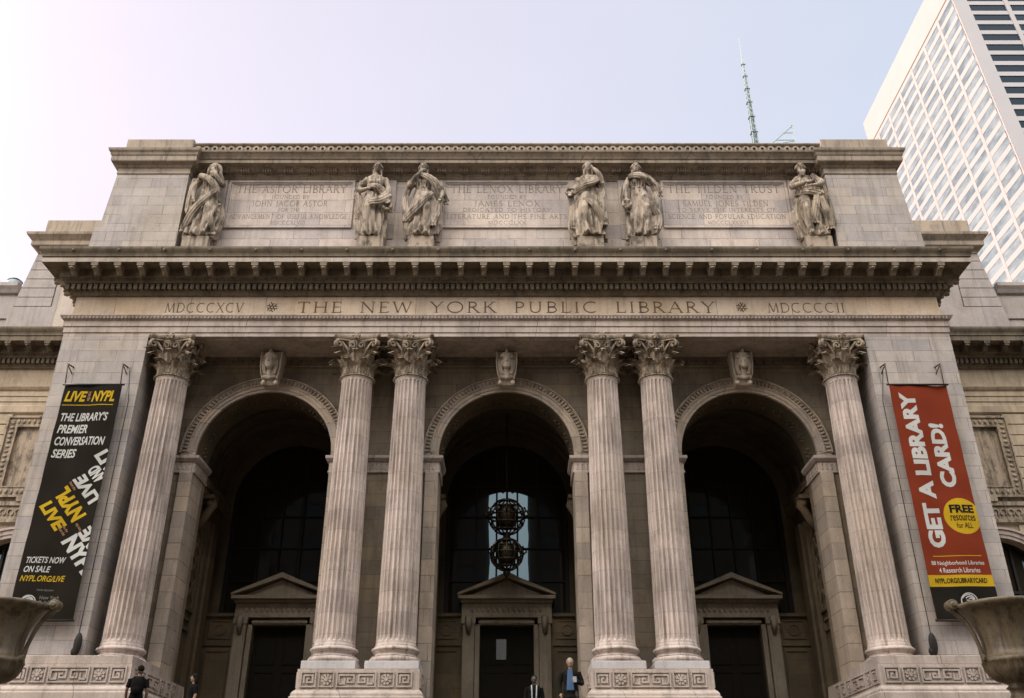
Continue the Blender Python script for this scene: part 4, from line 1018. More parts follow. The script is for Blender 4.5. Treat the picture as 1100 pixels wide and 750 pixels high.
# ================================================================== BANNERS
def cloth_mat(name, col, rough=.75):
    return plain(name, col, .85, var=.12, scale=1.2, spec=.08)
M['ban_dark'] = cloth_mat('charcoal_banner_vinyl', (.012, .009, .006)); M['ban_red'] = cloth_mat('brick_red_banner_vinyl', (.155, .024, .009))
M['ban_white'] = cloth_mat('banner_white_print', (.42, .40, .38)); M['ban_yel'] = cloth_mat('banner_yellow_print', (.40, .25, .012)); M['ban_blk'] = cloth_mat('banner_black_print', (.011, .009, .007))
def ripple(x, z):   # soft waves of the hanging cloth
    return .03*sin(x*2.1+z*.55)+.02*sin(x*4.3-z*.9+1.3)+.012*sin(x*9.1+z*2.3)*sin(z*.8+x)+.01*sin(z*5+x*1.7)
def banner(name, label, x0, x1, z0, z1, base_mat, layers, black=None):
    cx = (x0+x1)/2; root = empty(name, (cx, 29.05, z1), label, 'banner', 'vertical banners hung on the portico')
    YB = 29.08
    def P_(u, v, d): return (x0+u, YB-d+ripple(x0+u, z0+v), z0+v)
    W, H = x1-x0, z1-z0
    cl = MB(); nx, nz = 14, 56
    for side in (0, -.012):
        rs = [[P_(W*i/nx, H*j/nz, side) for i in range(nx+1)] for j in range(nz+1)]
        cl.rings(rs, False, False, True, closed=False)
    cloth = cl.build('cloth', base_mat, root, weld=True)
    for pname, m, geos in layers:
      for geo_ in geos:
        bm = bmesh.new()
        for vs, fs, d in (geo_,):
            vv = [bm.verts.new((x, 0, z)) for x, z in vs]
            for f_ in fs:
                try: bm.faces.new([vv[i] for i in f_])
                except ValueError: pass
            for v_ in vv: v_.co.y = d
        # keep the print on the cloth, cut so it bends with it
        for co, no in (((0.002, 0, 0), (-1, 0, 0)), ((W-.002, 0, 0), (1, 0, 0)), ((0, 0, .002), (0, 0, -1)), ((0, 0, H-.002), (0, 0, 1))):
            bmesh.ops.bisect_plane(bm, geom=bm.verts[:]+bm.edges[:]+bm.faces[:], plane_co=co, plane_no=no, clear_outer=True)
        for q in range(1, nx): bmesh.ops.bisect_plane(bm, geom=bm.verts[:]+bm.edges[:]+bm.faces[:], plane_co=(W*q/nx, 0, 0), plane_no=(1, 0, 0))
        for q in range(1, nz): bmesh.ops.bisect_plane(bm, geom=bm.verts[:]+bm.edges[:]+bm.faces[:], plane_co=(0, 0, H*q/nz), plane_no=(0, 0, 1))
        for v_ in bm.verts: v_.co = Vector(P_(v_.co.x, v_.co.z, .004+v_.co.y))-wloc(root)
        me = bpy.data.meshes.new(pname); bm.to_mesh(me); bm.free(); me.materials.append(m)
        o = bpy.data.objects.new(pname, me); COL.objects.link(o); o.parent = cloth
    hw = MB()    # top and bottom poles, brackets and ropes
    hw.tube([(x0-.06, YB-.01, z1+.02), (x1+.06, YB-.01, z1+.02)], .035, 8); hw.build('pole', M['iron'], root)
    hw = MB(); hw.tube([(x0-.06, YB-.01, z0-.02), (x1+.06, YB-.01, z0-.02)], .035, 8); hw.build('pole', M['iron'], root)
    for xx in (x0-.02, x1-.1):
        b = MB(); b.tube([(xx, YF, z1+.85), (xx, YB-.1, z1+.78), (xx+.02, YB, z1+.05)], [.03, .03, .015], 8); b.tube([(xx, YF, z1+.6), (xx, YB-.05, z1+.74)], .02, 6)
        b.build('bracket', M['rusty'], root)
    rp = MB(); rx = x1+.22 if cx < 0 else x0-.22
    rp.tube([(rx+(0.25 if cx > 0 else -.2), YF-.1, z1+.8), (rx, YF-.12, z1-.5), (rx, YF-.15, z0-.4)], .014, 5); rp.build('rope', M['iron'], root)
    # coiled rope / cleat at the foot of the line
    fl = MB(); fl.ell((rx+.02, YF-.14, z0-.68), (.13, .09, .34), 10, 8); fl.ell((rx-.04, YF-.12, z0-.9), (.12, .08, .14), 8, 6); fl.build('rope_bundle', M['iron'], root)
    return root
def rect(x0, x1, z0, z1, d=0): return ([(x0, z0), (x1, z0), (x1, z1), (x0, z1)], [(0, 1, 2, 3)], d)
def strokes(lines, w, d=0):
    mb = MB()
    vs, fs = [], []
    for pts in lines:
        for k in range(len(pts)-1):
            a_, b_ = Vector(pts[k]), Vector(pts[k+1]); t = (b_-a_)
            if t.length < 1e-6: continue
            t.normalize(); n_ = Vector((-t.y, t.x))*w/2; i = len(vs); e_ = t*w*.3
            vs += [tuple(a_-e_+n_), tuple(a_-e_-n_), tuple(b_+e_-n_), tuple(b_+e_+n_)]; fs.append((i, i+1, i+2, i+3))
    return vs, fs, d
W_, H_ = 2.0, 7.95
def tx(t, x, y, w, h, sh=.0, bold=.03, rot=0, d=0, anchor='l', cond=1):
    v, f_ = fit(bfont(t, 1, cond, sh, bold), x, y, w, h, rot, anchor); return v, f_, d
def lion(cx, cz, r):    # round lion emblem
    L = [arc(cx, cz, r, r, 0, 360, 26)]
    for k in range(3): L.append(arc(cx-.1*r+k*.12*r, cz+.05*r, r*(.8-.24*k), r*(.75-.22*k), 150-12*k, 20-5*k, 10))
    L.append([(cx-.55*r, cz-.1*r), (cx-.25*r, cz-.15*r), (cx-.05*r, cz-.45*r), (cx+.25*r, cz-.55*r)]); L.append([(cx+.1*r, cz+.1*r), (cx+.45*r, cz+.0*r), (cx+.5*r, cz-.35*r)])
    L.append([(cx-.35*r, cz+.15*r), (cx-.1*r, cz+.12*r)]); return L
yl, wl = [], []
yl.append(tx('LIVE', .10, H_-.62, .74, .40, .22, .035)); yl.append(tx('NYPL', 1.03, H_-.62, .80, .40, .22, .035)); yl.append(rect(.06, 1.82, H_-.76, H_-.735))
rl = [tx('from the', .0, 0, .36, .12, .0, .02, rot=-pi/2)]; rl = [([(x+.87, z+H_-.22) for x, z in rl[0][0]], rl[0][1], 0)]
for i, (t, w) in enumerate((("THE LIBRARY'S", 1.62), ('PREMIER', 1.0), ('CONVERSATION', 1.68), ('SERIES', .8))):
    wl.append(tx(t, .12-.0*i, H_-1.34-i*.44, w, .31, .2, .025))
for i, (t, w) in enumerate((('TICKETS NOW', 1.22), ('ON SALE', .80))): wl.append(tx(t, .16, 1.75-i*.29, w, .20, .2, .02))
yl.append(tx('NYPL.ORG/LIVE', .13, 1.17, 1.35, .19, .2, .015))
R0 = -radians(50)
ux, uz = cos(R0), sin(R0); nx_, nz_ = -uz, ux      # along, and to the upper right
def dg(t, x, z, w, h, flip=False, bold=.05):
    """x, z: the corner of the text block that is lowest along its reading line"""
    if not flip: return tx(t, x, z, w, h, .12, bold, R0)
    v, f_, d = tx(t, 0, 0, w, h, .12, bold, R0+pi)
    return [(a_+x+ux*w+nx_*h, b_+z+uz*w+nz_*h) for a_, b_ in v], f_, d
yl.append(dg('LIVE', .13, 3.60, 1.13, .40)); rl.append(dg('from the', .90, 2.88, .32, .10, bold=.02)); rl.append(dg('from the', .99, 2.98, .3, .09, bold=.02)); wl.append(dg('NYPL', 1.08, 2.44, 1.6, .52))
yl.append(dg('NYPL', .50, 4.02, 1.30, .50, True)); rl.append(dg('from the', 1.40, 3.0, .3, .10, True, .02)); wl.append(dg('LIVE', 1.55, 2.72, 1.1, .46, True))
wl.append(dg('LIVE', 1.02, 4.50, 1.15, .42, True)); rl.append(dg('from the', .93, 4.40, .34, .10, bold=.02)); wl.append(dg('AND', 1.42, 4.82, .62, .40, True)); wl.append(dg('LIVE', 1.55, 5.35, 1.2, .46, False))
wl.append(strokes(lion(.52, .52, .22), .035)); 
gl = [tx('Media Sponsor', .72, .86, .5, .08, 0, .0), tx('New York', .85, .62, .6, .11, 0, .0), tx('Public', .85, .47, .42, .11, 0, .0), tx('Library', .85, .32, .45, .11, 0, .0)]
M['ban_grey'] = cloth_mat('banner_grey_print', (.16, .15, .14)); M['ban_rust'] = cloth_mat('banner_rust_print', (.30, .16, .09))
banner('banner', 'black banner with yellow and white lettering, LIVE from the NYPL, on the left pylon', -15.26, -13.26, 7.5, 15.45, M['ban_dark'],
       [('yellow_lettering', M['ban_yel'], yl), ('white_lettering', M['ban_white'], wl), ('rust_lettering', M['ban_rust'], rl), ('grey_lettering', M['ban_grey'], gl)])
wl, yl, kl, lo = [], [], [], []
yl.append(rect(0, W_, 1.02, 1.38)); yl.append(rect(.30, 1.80, 1.97, 1.995))
cv = arc(1.50, 3.28, .60, .60, 0, 360, 40)[:-1]; yl.append((cv, [tuple(range(len(cv)))], 0))
def vt(t, x, z, w, h, b=.04):   # reads upwards
    v, f_, d = tx(t, 0, 0, w, h, 0, b, pi/2); return [(a_+x, b_+z) for a_, b_ in v], f_, .002
wl.append(vt('GET A LIBRARY', .80, 2.25, 5.42, .53, .05)); wl.append(vt('CARD!', 1.58, 4.25, 2.28, .53, .05))
wl.append(tx('88 Neighborhood Libraries', .20, 1.66, 1.64, .17, 0, .012)); wl.append(tx('4 Research Libraries', .40, 1.45, 1.26, .16, 0, .012))
kl.append(rect(0, W_, 0, 1.02)); q = tx('FREE', 1.12, 3.38, .78, .27, 0, .04); kl.append((q[0], q[1], .006))
for t, x, z, w in (('resources', 1.10, 3.12, .80), ('for ALL', 1.24, 2.88, .52)):
    q = tx(t, x, z, w, .18, 0, .006); kl.append((q[0], q[1], .006))
q = tx('NYPL.ORG/LIBRARYCARD', .2, 1.12, 1.6, .16, 0, .03); kl.append((q[0], q[1], .006))
q = strokes(lion(1.12, .56, .25), .032); lo.append((q[0], q[1], .008))
banner('banner', 'brick red banner on the right pylon reading GET A LIBRARY CARD! with a yellow circle', 13.22, 15.22, 7.5, 15.45, M['ban_red'],
       [('yellow_print', M['ban_yel'], yl), ('white_lettering', M['ban_white'], wl), ('black_print', M['ban_blk'], kl), ('lion_emblem', M['ban_white'], lo)])

# ================================================================== URNS
def urn(x, label):
    root = empty('garden_urn', (x, 24, 4.42), label, 'urn', 'large urns on the terrace piers')
    b = MB(); n = 72
    prof = [(.50, 4.42), (.50, 4.50), (.40, 4.53), (.30, 4.57), (.22, 4.63), (.19, 4.72), (.22, 4.80), (.28, 4.83), (.25, 4.86), (.2, 4.9), (.26, 4.96), (.42, 5.02), (.56, 5.14), (.63, 5.28), (.65, 5.40),
            (.67, 5.42), (.69, 5.45), (.69, 5.50), (.66, 5.53), (.60, 5.55), (.585, 5.75), (.60, 6.0), (.65, 6.25), (.74, 6.45), (.87, 6.60), (.97, 6.67), (1.06, 6.70), (1.12, 6.75), (1.12, 6.82), (1.06, 6.84), (.98, 6.76), (.6, 6.5), (.5, 5.6), (.1, 5.5)]
    rs = []
    for r_, z in prof:
        g = .10 if 4.95 < z < 5.45 and r_ > .2 else 0
        rs.append([(x+(r_+g*(abs(sin(a_*14))-.5)*min(1, r_*1.3))*cos(a_), 24+(r_+g*(abs(sin(a_*14))-.5)*min(1, r_*1.3))*sin(a_), z) for a_ in [2*pi*j/n for j in range(n)]])
    b.rings(rs, True, True, True); b.build('bowl', M['urn'], root)
    for s in (-1, 1):
        h = MB(); f = lambda u, z, dy=0: (x+s*u, 24+dy, z)
        pts = [f(.66, 5.48), f(.70, 5.62), f(.73, 5.85), f(.82, 6.15), f(.95, 6.42), f(1.10, 6.60), f(1.19, 6.70), f(1.27, 6.80)]
        h.tube(spline(pts, 4), lerp_list([.09, .06, .055, .055, .06, .07, .08, .07], 28), 10)
        cyl = [(x+s*1.21, 23.86, 6.83), (x+s*1.21, 24.14, 6.83)]; h.tube(cyl, [.135, .135], 16); h.tube([(x+s*1.21, 23.82, 6.83), (x+s*1.21, 24.18, 6.83)], [.06, .06], 10)
        h.ell(f(.62, 5.5, -.06), (.13, .13, .1), 10, 6); h.tube([f(.62, 5.5, -.1), f(.72, 5.56, -.12), f(.76, 5.46, -.1)], [.05, .05, .03], 8)
        link('handle', fuse(h, .02, 1, name='handle'), M['urn'], root, (0, 0, 0))
    return root
urn(12.58, 'weathered bronze garden urn with scroll handles in front of the red banner')
urn(-12.62, 'weathered bronze garden urn with scroll handles in front of the black banner')
for s, lab in ((1, 'stone pier carrying the urn in front of the red banner'), (-1, 'stone pier carrying the urn in front of the black banner')):
    x = s*12.6-.02
    b = MB(); b.box(x-.55, x+.55, 23.45, 24.55, 0, 4.15, .02); b.box(x-.68, x+.68, 23.32, 24.68, 4.15, 4.30, .03); b.box(x-.6, x+.6, 23.4, 24.6, 4.3, 4.418, .02)
    b.box(x-.7, x+.7, 23.3, 24.7, 0, .5, .03)
    tag(b.build('stone_pier', M['step']), lab, 'pier', 'stone piers carrying the urns')

# ================================================================== LANTERN in the centre arch
L = empty('hanging_lantern', (0, 34, 16.5), 'dark openwork bronze lantern of two globes hanging in the centre arch', 'lantern')
def cage(cz, r, nm, ring=0):
    m = MB(); m.ell((0, 34, cz), (r*.6, r*.6, r*.75), 20, 12)
    for k in range(12):
        a_ = 2*pi*k/12; m.tube([(r*cos(t)*cos(a_), 34+r*cos(t)*sin(a_), cz+r*sin(t)) for t in [-pi/2+pi*q/14 for q in range(15)]], .03, 5)
    for t in (-.9, -.45, 0, .45, .9):
        m.tube([(r*cos(t)*cos(2*pi*q/24), 34+r*cos(t)*sin(2*pi*q/24), cz+r*sin(t)) for q in range(25)], .035, 5)
    if ring:
        for k in range(12):
            a_ = 2*pi*k/12; m.tube([(r*cos(a_), 34+r*sin(a_), cz), ((r+.14)*cos(a_), 34+(r+.14)*sin(a_), cz+.1), ((r+.08)*cos(a_), 34+(r+.08)*sin(a_), cz+.25)], .04, 5)
    m.build(nm, M['bronze'], L)
cage(12.30, .68, 'upper_globe', 1); cage(10.87, .60, 'lower_globe')
m = MB(); m.tube([(0, 34, 16.5), (0, 34, 12.9)], .035, 6); m.build('chain', M['bronze'], L)
m = MB(); m.lathe(0, 34, [(.03, 11.2), (.1, 11.4), (.2, 11.45), (.12, 11.55), (.22, 11.66), (.1, 11.7)], 16); m.build('neck', M['bronze'], L); m = MB(); m.lathe(0, 34, [(.03, 10.0), (.09, 10.1), (.14, 10.2), (.08, 10.3)], 12); m.build('finial', M['bronze'], L)

# ================================================================== GROUND, TERRACE, STEPS, STREET
g = MB(); g.box(-1500, 1500, -700, 2200, -.6, -.15); struct('ground', g, M['asphalt'])
g = MB(); g.box(-1500, 1500, -24, -6, -.149, -.145+.002); struct('road', g, M['asphalt'])
g = MB(); g.box(-200, 200, -6, 21.9, -.14, 0.0); struct('pavement', g, M['paving'])
g = MB(); g.box(-200, 200, -39, -24, -.14, 0.0); struct('far_pavement', g, M['paving'])
g = MB()
for lane in (-18, -12):
    for k in range(-20, 20): g.box(k*8, k*8+3, lane-.07, lane+.07, -.142, -.138)
struct('lane_markings', g, M['paint'])
g = MB(); g.box(-60, 60, 22, 60, 0, 4.0)
struct('terrace', g, M['paving'])
g = MB()
for k in range(26):
    z = 4-(k+1)*.148; y1 = 21.998-k*.36
    if z > 0.02: g.box(-11.4, 11.4, y1-.36, y1, 0.002, z, .01)
struct('front_steps', g, M['step'])

# ================================================================== PEOPLE
def person(label, x, y, heading, skin, top, bottom, hairc, hair_kind, arms, h=1.75, jacket=False, pack=False, shirt=None, held=None, headturn=0, lapel=False):
    s = h/1.75; root = empty('person', (x, y, 4.0), label, 'person')
    cz, sz = cos(heading), sin(heading)
    def place(mb):
        return mb.xf(lambda a, b, c: (x+(a*cz-b*sz)*s, y+(a*sz+b*cz)*s, 4.0+c*s))
    body = MB()
    def limb(mb, pts, rad, n=10): q = spline(pts, 4); mb.tube(q, lerp_list(rad, len(q)-1), n)
    T_ = [(.86, .15, .10), (.95, .165, .11), (1.08, .14, .095), (1.22, .155, .11), (1.34, .175, .115), (1.42, .165, .095), (1.47, .08, .06)]
    body.rings([[(rx*cos(t), ry*sin(t), z) for t in [2*pi*j/24 for j in range(24)]] for z, rx, ry in T_], True, True, True)
    for q in (-1, 1):
        limb(body, [(q*.09, 0, .9), (q*.10, -.02, .5), (q*.10, .02, .1)], [.085, .055, .038]); limb(body, [(q*.1, .05, .05), (q*.115, -.14, .035)], [.04, .03])
    for a_ in arms:
        limb(body, a_, [.052, .043, .036, .026])
        e = Vector(a_[-1]); d = (e-Vector(a_[-2])).normalized(); side = d.orthogonal().normalized(); up = d.cross(side)
        body.ell(e+d*.035, (.035, .03, .045), 8, 6)
        for k in range(4):
            b0 = e+d*.06+side*(k-1.5)*.019; ln = (.06, .072, .068, .052)[k]
            body.tube([b0, b0+d*ln*.5+up*.006, b0+d*ln*.85+up*.026], [.0095, .009, .007], 6)
        body.tube([e+d*.02+side*.03, e+d*.05+side*.055+up*.01, e+d*.08+side*.06+up*.02], [.012, .011, .008], 6)
    body.tube([(0, .0, 1.44), (0, -.015, 1.54)], [.055, .052], 10)
    ht = headturn
    def hd(a, b, c): return (a*cos(ht)-b*sin(ht), a*sin(ht)+b*cos(ht)-.015, 1.635+c)
    rm = Matrix.Rotation(ht, 3, 'Z')
    body.ell(hd(0, 0, 0), (.081, .097, .115), 16, 12, rm); body.ell(hd(0, -.03, -.06), (.055, .06, .055), 12, 8, rm)
    body.tube([hd(0, -.088, .03), hd(0, -.112, -.01), hd(0, -.09, -.018)], [.010, .016, .012], 6); body.ell(hd(0, -.083, -.05), (.024, .012, .009), 8, 5, rm)
    for q in (-1, 1): body.ell(hd(q*.076, .0, .0), (.012, .022, .032), 8, 6, rm); body.ell(hd(q*.03, -.083, .028), (.015, .012, .008), 8, 5, rm)
    me = fuse(place(body), .0095*s, 1, name='body'); link('body', me, M[skin], root, (0, 0, 0))
    # trousers
    t = MB()
    for q in (-1, 1): limb(t, [(q*.085, 0, .95), (q*.10, -.02, .5), (q*.105, .02, .07)], [.105, .08, .065], 12)
    t.ell((0, 0, .92), (.172, .12, .1)); link('trousers', fuse(place(t), .014, 1, name='trousers'), M[bottom], root, (0, 0, 0))
    sh_ = MB()
    for q in (-1, 1): limb(sh_, [(q*.105, .07, .04), (q*.115, -.08, .04), (q*.12, -.19, .03)], [.05, .052, .035])
    link('shoes', fuse(place(sh_), .012, 1, name='shoes'), M['c_black'], root, (0, 0, 0))
    # top
    t = MB(); n = 36; ex = .028 if jacket else .014; rs = []
    low = .78 if jacket else .9
    for z, rx, ry in [(low, .175, .12)]+[q for q in T_ if q[0] > low][:-1]+[(1.475, .075, .06)]:
        ring = []
        for j in range(n):
            th = 2*pi*j/n; e2 = ex*(1+.35*sin(5*th+z*9)); op = 1
            ring.append(((rx+e2)*cos(th), (ry+e2)*sin(th), z))
        rs.append(ring)
    t.rings(rs, True, True, True)
    for a_ in arms:
        q = [Vector(p) for p in a_]
        if jacket: limb(t, [tuple(p) for p in q], [.075, .062, .054, .046])
        else: limb(t, [tuple(q[0]), tuple(q[0].lerp(q[1], .5)), tuple(q[0].lerp(q[1], .85))], [.068, .062, .062])
    link('jacket' if jacket else 'shirt', fuse(place(t), .013, 1, name='top'), M[top], root, (0, 0, 0))
    if shirt:
        q = MB(); q.hexa([(-.10, -.158, .95), (.10, -.158, .95), (.10, -.10, .95), (-.10, -.10, .95), (-.06, -.160, 1.45), (.06, -.160, 1.45), (.06, -.08, 1.45), (-.06, -.08, 1.45)])
        link('shirt_front', fuse(place(q), .012, 1, name='shirt_front'), M[shirt], root, (0, 0, 0))
    if lapel:
        for q_ in (-1, 1):
            q = MB(); q.tube([(q_*.075, -.11, 1.46), (q_*.07, -.165, 1.3), (q_*.06, -.155, 1.05), (q_*.06, -.15, .85)], [.018, .022, .02, .018], 8); place(q).build('scarf_end', M['c_pale'], root)
    # hair
    hr = MB()
    if hair_kind == 'short': hr.ell(hd(0, .018, .030), (.090, .100, .102), 16, 10, rm)
    elif hair_kind == 'bob':
        hr.ell(hd(0, .02, .03), (.098, .108, .108), 16, 10, rm)
        for q in (-1, 0, 1): hr.tube([hd(q*.075, .04, 0), hd(q*.085, .05, -.1), hd(q*.07, .05, -.2)], [.05, .055, .035], 8)
    hm = fuse(place(hr), .010, 1, name='hair', disp=lambda c, nn: c+nn*(.006*noise.noise(c*60)))
    # keep the face free of hair: shrink verts in front of the face
    fd = Vector((-(-1)*0, 0, 0))
    link('hair', hm, M[hairc], root, (0, 0, 0))
    if pack:
        q = MB(); q.ell((0, .2, 1.2), (.16, .11, .24), 16, 10); q.ell((0, .27, 1.1), (.11, .06, .12), 12, 8)
        for q_ in (-1, 1): q.tube([(q_*.1, .1, 1.42), (q_*.115, -.02, 1.475), (q_*.12, -.15, 1.33), (q_*.13, -.12, 1.12), (q_*.13, .1, 1.02)], .02, 8)
        link('backpack', fuse(place(q), .013, 1, name='backpack'), M['c_black'], root, (0, 0, 0))
    if held:
        q = MB(); hx1, hy1, hz1 = held; q.box(hx1-.05, hx1+.05, hy1-.02, hy1+.02, hz1-.07, hz1+.07, .008); place(q).build('held_paper', M['c_pale'], root)
    return root
M['skin_a'] = plain('skin_light', (.24, .14, .095), .6, var=.1); M['skin_b'] = plain('skin_brown', (.16, .085, .05), .6, var=.1); M['skin_c'] = plain('skin_dark', (.045, .028, .02), .6, var=.1)
M['c_black'] = plain('black_fabric', (.007, .006, .006), .9, spec=.08, var=.3, scale=20); M['c_navy'] = plain('dark_jacket_fabric', (.011, .010, .009), .9, spec=.08, var=.3, scale=20)
M['c_blue'] = plain('blue_shirt_fabric', (.05, .10, .20), .9); M['c_khaki'] = plain('brown_trouser_fabric', (.09, .07, .045), .9); M['c_pale'] = plain('pale_fabric', (.3, .29, .29), .9)
M['hair_grey'] = plain('grey_hair', (.24, .20, .17), .8, scale=60); M['hair_dark'] = plain('dark_hair', (.009, .006, .004), .9, spec=.1, scale=60)
REST = lambda: [[(-.2, 0, 1.40), (-.255, .02, 1.14), (-.25, -.05, .9), (-.24, -.08, .86)], [(.2, 0, 1.40), (.255, .02, 1.14), (.25, -.05, .9), (.24, -.08, .86)]]
person('grey-haired man in open dark jacket and blue shirt walking out of the centre arch', 1.73, 25.6, -.1, 'skin_a', 'c_navy', 'c_khaki', 'hair_grey', 'short',
       [[(-.2, 0, 1.40), (-.28, .02, 1.14), (-.27, -.05, .93), (-.25, -.09, .87)], [(.2, 0, 1.40), (.29, .0, 1.15), (.24, -.14, 1.12), (.13, -.22, 1.16)]], 1.8, True, False, 'c_blue', (.12, -.28, 1.19), .15)
person('dark-haired man in black coat with pale scarf ends standing before the centre door', .82, 27.6, .0, 'skin_c', 'c_black', 'c_black', 'hair_dark', 'short', REST(), 1.66, True, lapel=True)
person('man in black shirt with a backpack seen from behind beside the left pedestal', -9.95, 26.6, radians(195), 'skin_b', 'c_black', 'c_black', 'hair_dark', 'short', REST(), 1.77, pack=True, headturn=.5)
person('woman with dark hair in black top facing left inside the left arch', -8.75, 27.6, radians(-60), 'skin_a', 'c_black', 'c_black', 'hair_dark', 'bob', REST(), 1.70)

# ================================================================== OFFICE TOWER (right)
TW = empty('office_tower', (116, 174, 0), 'tall white gridded office tower rising behind the right end of the library', 'building')
XT, YT, B_ = 115.86, 173.6, .10
def shear(mb): return mb.xf(lambda x, y, z: (x, y+B_*(z-199), z))
FH = 3.9; ZTOP = 199.0
body = MB(); body.box(XT+.35, XT+62, YT+.35, YT+62, 0, 209.6)
body.box(XT, XT+62.3, YT, YT+62.3, ZTOP+.5, 209.9)
nfl = 46
for k in range(nfl):                     # spandrels, left side and front
    z = ZTOP-k*FH
    body.box(XT, XT+.352, YT+1.2, YT+62, z-1.55, z)
for k in range(7):                       # piers, left side
    y = YT+9.15*k+.2
    body.box(XT-.12, XT+.352, y-.5+(.6 if k == 0 else 0), y+.5+(.0), ZTOP-nfl*FH, ZTOP-.2)
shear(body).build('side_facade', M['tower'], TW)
fb = MB()
for k in range(nfl): 
    z = ZTOP-k*FH+.1; fb.box(XT+3.2, XT+60, YT, YT+.352, z-1.45, z)
fb.box(XT+.002, XT+3.3, YT-.10, YT+.352, 2, ZTOP+.5)
for k in range(1, 6): fb.box(XT+3.3+10.6*k-1.2, XT+3.3+10.6*k, YT-.12, YT+.352, 2, ZTOP+.5)
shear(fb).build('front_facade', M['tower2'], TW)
sm = MB(); sm.box(XT-.05, XT+.345, YT+.8, YT+62.2, ZTOP+.02, ZTOP+.48); shear(sm).build('dark_strip', M['seam'], TW)
rest = MB(); rest2 = MB(); wins = []
for c_ in range(7):
    for k in range(nfl-1):
        z = ZTOP-k*FH; y0 = YT+9.15*c_+.7; y1 = min(y0+8.15, YT+61.5)
        m = MB(); m.box(XT+.05, XT+.36, y0, y1, z-FH+.001, z-1.551)
        (wins if c_ < 4 and k < 25 else rest).append(m) if c_ < 4 and k < 25 else rest.join(m)
for m in wins: shear(m).build('side_window', M['tglass'], TW)
tag(shear(rest).build('side_windows', M['tglass'], TW), kind='stuff')
for c_ in range(5):
    for k in range(nfl-1):
        z = ZTOP-k*FH+.1; x0 = XT+3.3+10.6*c_; x1 = x0+9.4
        m = MB(); m.box(x0, x1, YT+.2, YT+.36, z-FH+.001, z-1.451)
        if c_ < 2 and k < 18: shear(m).build('front_window', M['tdark'], TW)
        else: rest2.join(m)
tag(shear(rest2).build('front_windows', M['tdark'], TW), kind='stuff')

# ================================================================== SPIRE SKYSCRAPER far behind
SK = empty('skyscraper', (125, 350, 0), 'distant skyscraper with a thin lattice spire and glass crown behind the roofline', 'building')
M['spire'] = plain('spire_steel', (.20, .235, .245), .6, .1); M['crown'] = glass('crown_glass', (.35, .40, .42), 1.5, .2)
b = MB(); b.box(100, 150, 350, 395, 0, 285); b.build('tower_body', M['crown'], SK)
sp = MB(); sx0, sz0, sz1 = 117.1, 280, 366.8
def spw(z): t = (z-sz0)/(sz1-sz0); return 2.0*(1-t)**1.05+.15
def cxz(z): return 117.3-(z-sz0)*.0035
for (a_, b_) in ((-1, -1), (1, -1), (1, 1), (-1, 1)):
    sp.tube([(cxz(z)+a_*spw(z)*.7, 350+b_*spw(z)*.7, z) for z in (280, 300, 320, 340, 352)], [.22]*5, 5)
z = 282; k = 0
while z < 350:
    w0 = spw(z)*.7; st = 2.2+w0*1.0; w1 = spw(z+st)*.7
    for (a_, b_), (c_, d_) in (((-1, -1), (1, -1)), ((1, -1), (1, 1)), ((1, 1), (-1, 1)), ((-1, 1), (-1, -1))):
        sp.tube([(cxz(z)+a_*w0, 350+b_*w0, z), (cxz(z)+c_*w1, 350+d_*w1, z+st)], .13, 4); sp.tube([(cxz(z)+c_*w0, 350+d_*w0, z), (cxz(z)+a_*w1, 350+b_*w1, z+st)], .13, 4)
    if k % 3 == 0: sp.box(cxz(z)-w0-.6, cxz(z)+w0+.6, 350-w0-.5, 350+w0+.5, z-.08, z+.08)
    z += st; k += 1
sp.tube([(cxz(280), 350, 280), (cxz(340), 350, 340), (cxz(352), 350, 352), (cxz(366), 350, 366.8)], [.9, .5, .35, .15], 8)
sp.build('spire', M['spire'], SK)
cr = MB(); A, Bp, Cp = (124.0, 298), (136.8, 309.4), (137.0, 284)
fr_ = lambda u, v, d: (u, 352-d, v)
cr.ribbon([(118.0, 291), Bp], .7, fr_, 0, .7); cr.ribbon([Bp, Cp], .7, fr_, 0, .7); cr.ribbon([(116, 290), (137, 290)], .6, fr_, 0, .7)
for t in (.35, .55, .78): 
    px = 118.0+t*18.8; cr.ribbon([(px, 285), (px, 291+t*18.4)], .35, fr_, 0, .5)
for zz in (296, 300.5, 305): cr.ribbon([(118+(zz-291)/18.4*18.8, zz), (137, zz)], .35, fr_, 0, .5)
cr.ribbon([(128, 298), (137, 300)], .3, fr_, 0, .5)
for yy in (360, 368): cr.box(136.5, 137.1, 352, yy, 290, 290.5)
cr.build('crown_frame', M['spire'], SK)

# ================================================================== WATER TANK, far left roof
BR = empty('apartment_block', (-80, 120, 0), 'distant brown block with rooftop tank at the far left edge', 'building')
M['brick'] = plain('brown_brick', (.16, .12, .095), .9, var=.3, scale=.6)
b = MB(); b.box(-110, -67, 118, 150, 0, 73.6); b.box(-110.3, -66.7, 117.8, 150, 72.7, 73.9); b.build('wall', M['brick'], BR)
tk = empty('water_tank', (-75.6, 121, 73.9), 'grey rooftop water tank with conical cap above the left parapet', 'water tank')
b = MB(); b.lathe(-75.6, 121, [(1.0, 75.0), (1.02, 76.5), (1.0, 76.7)], 20); b.build('barrel', M['spire'], tk)
b = MB(); b.lathe(-75.6, 121, [(1.1, 76.71), (.6, 77.1), (.05, 77.4)], 20); b.build('roof', M['iron'], tk)
for a_, c_ in ((-1, -1), (1, -1), (1, 1), (-1, 1)):
    b = MB(); b.tube([(-75.6+a_*.8, 121+c_*.8, 73.9), (-75.6+a_*.7, 121+c_*.7, 75.0)], .1, 6); b.build('leg', M['iron'], tk)
an = MB()
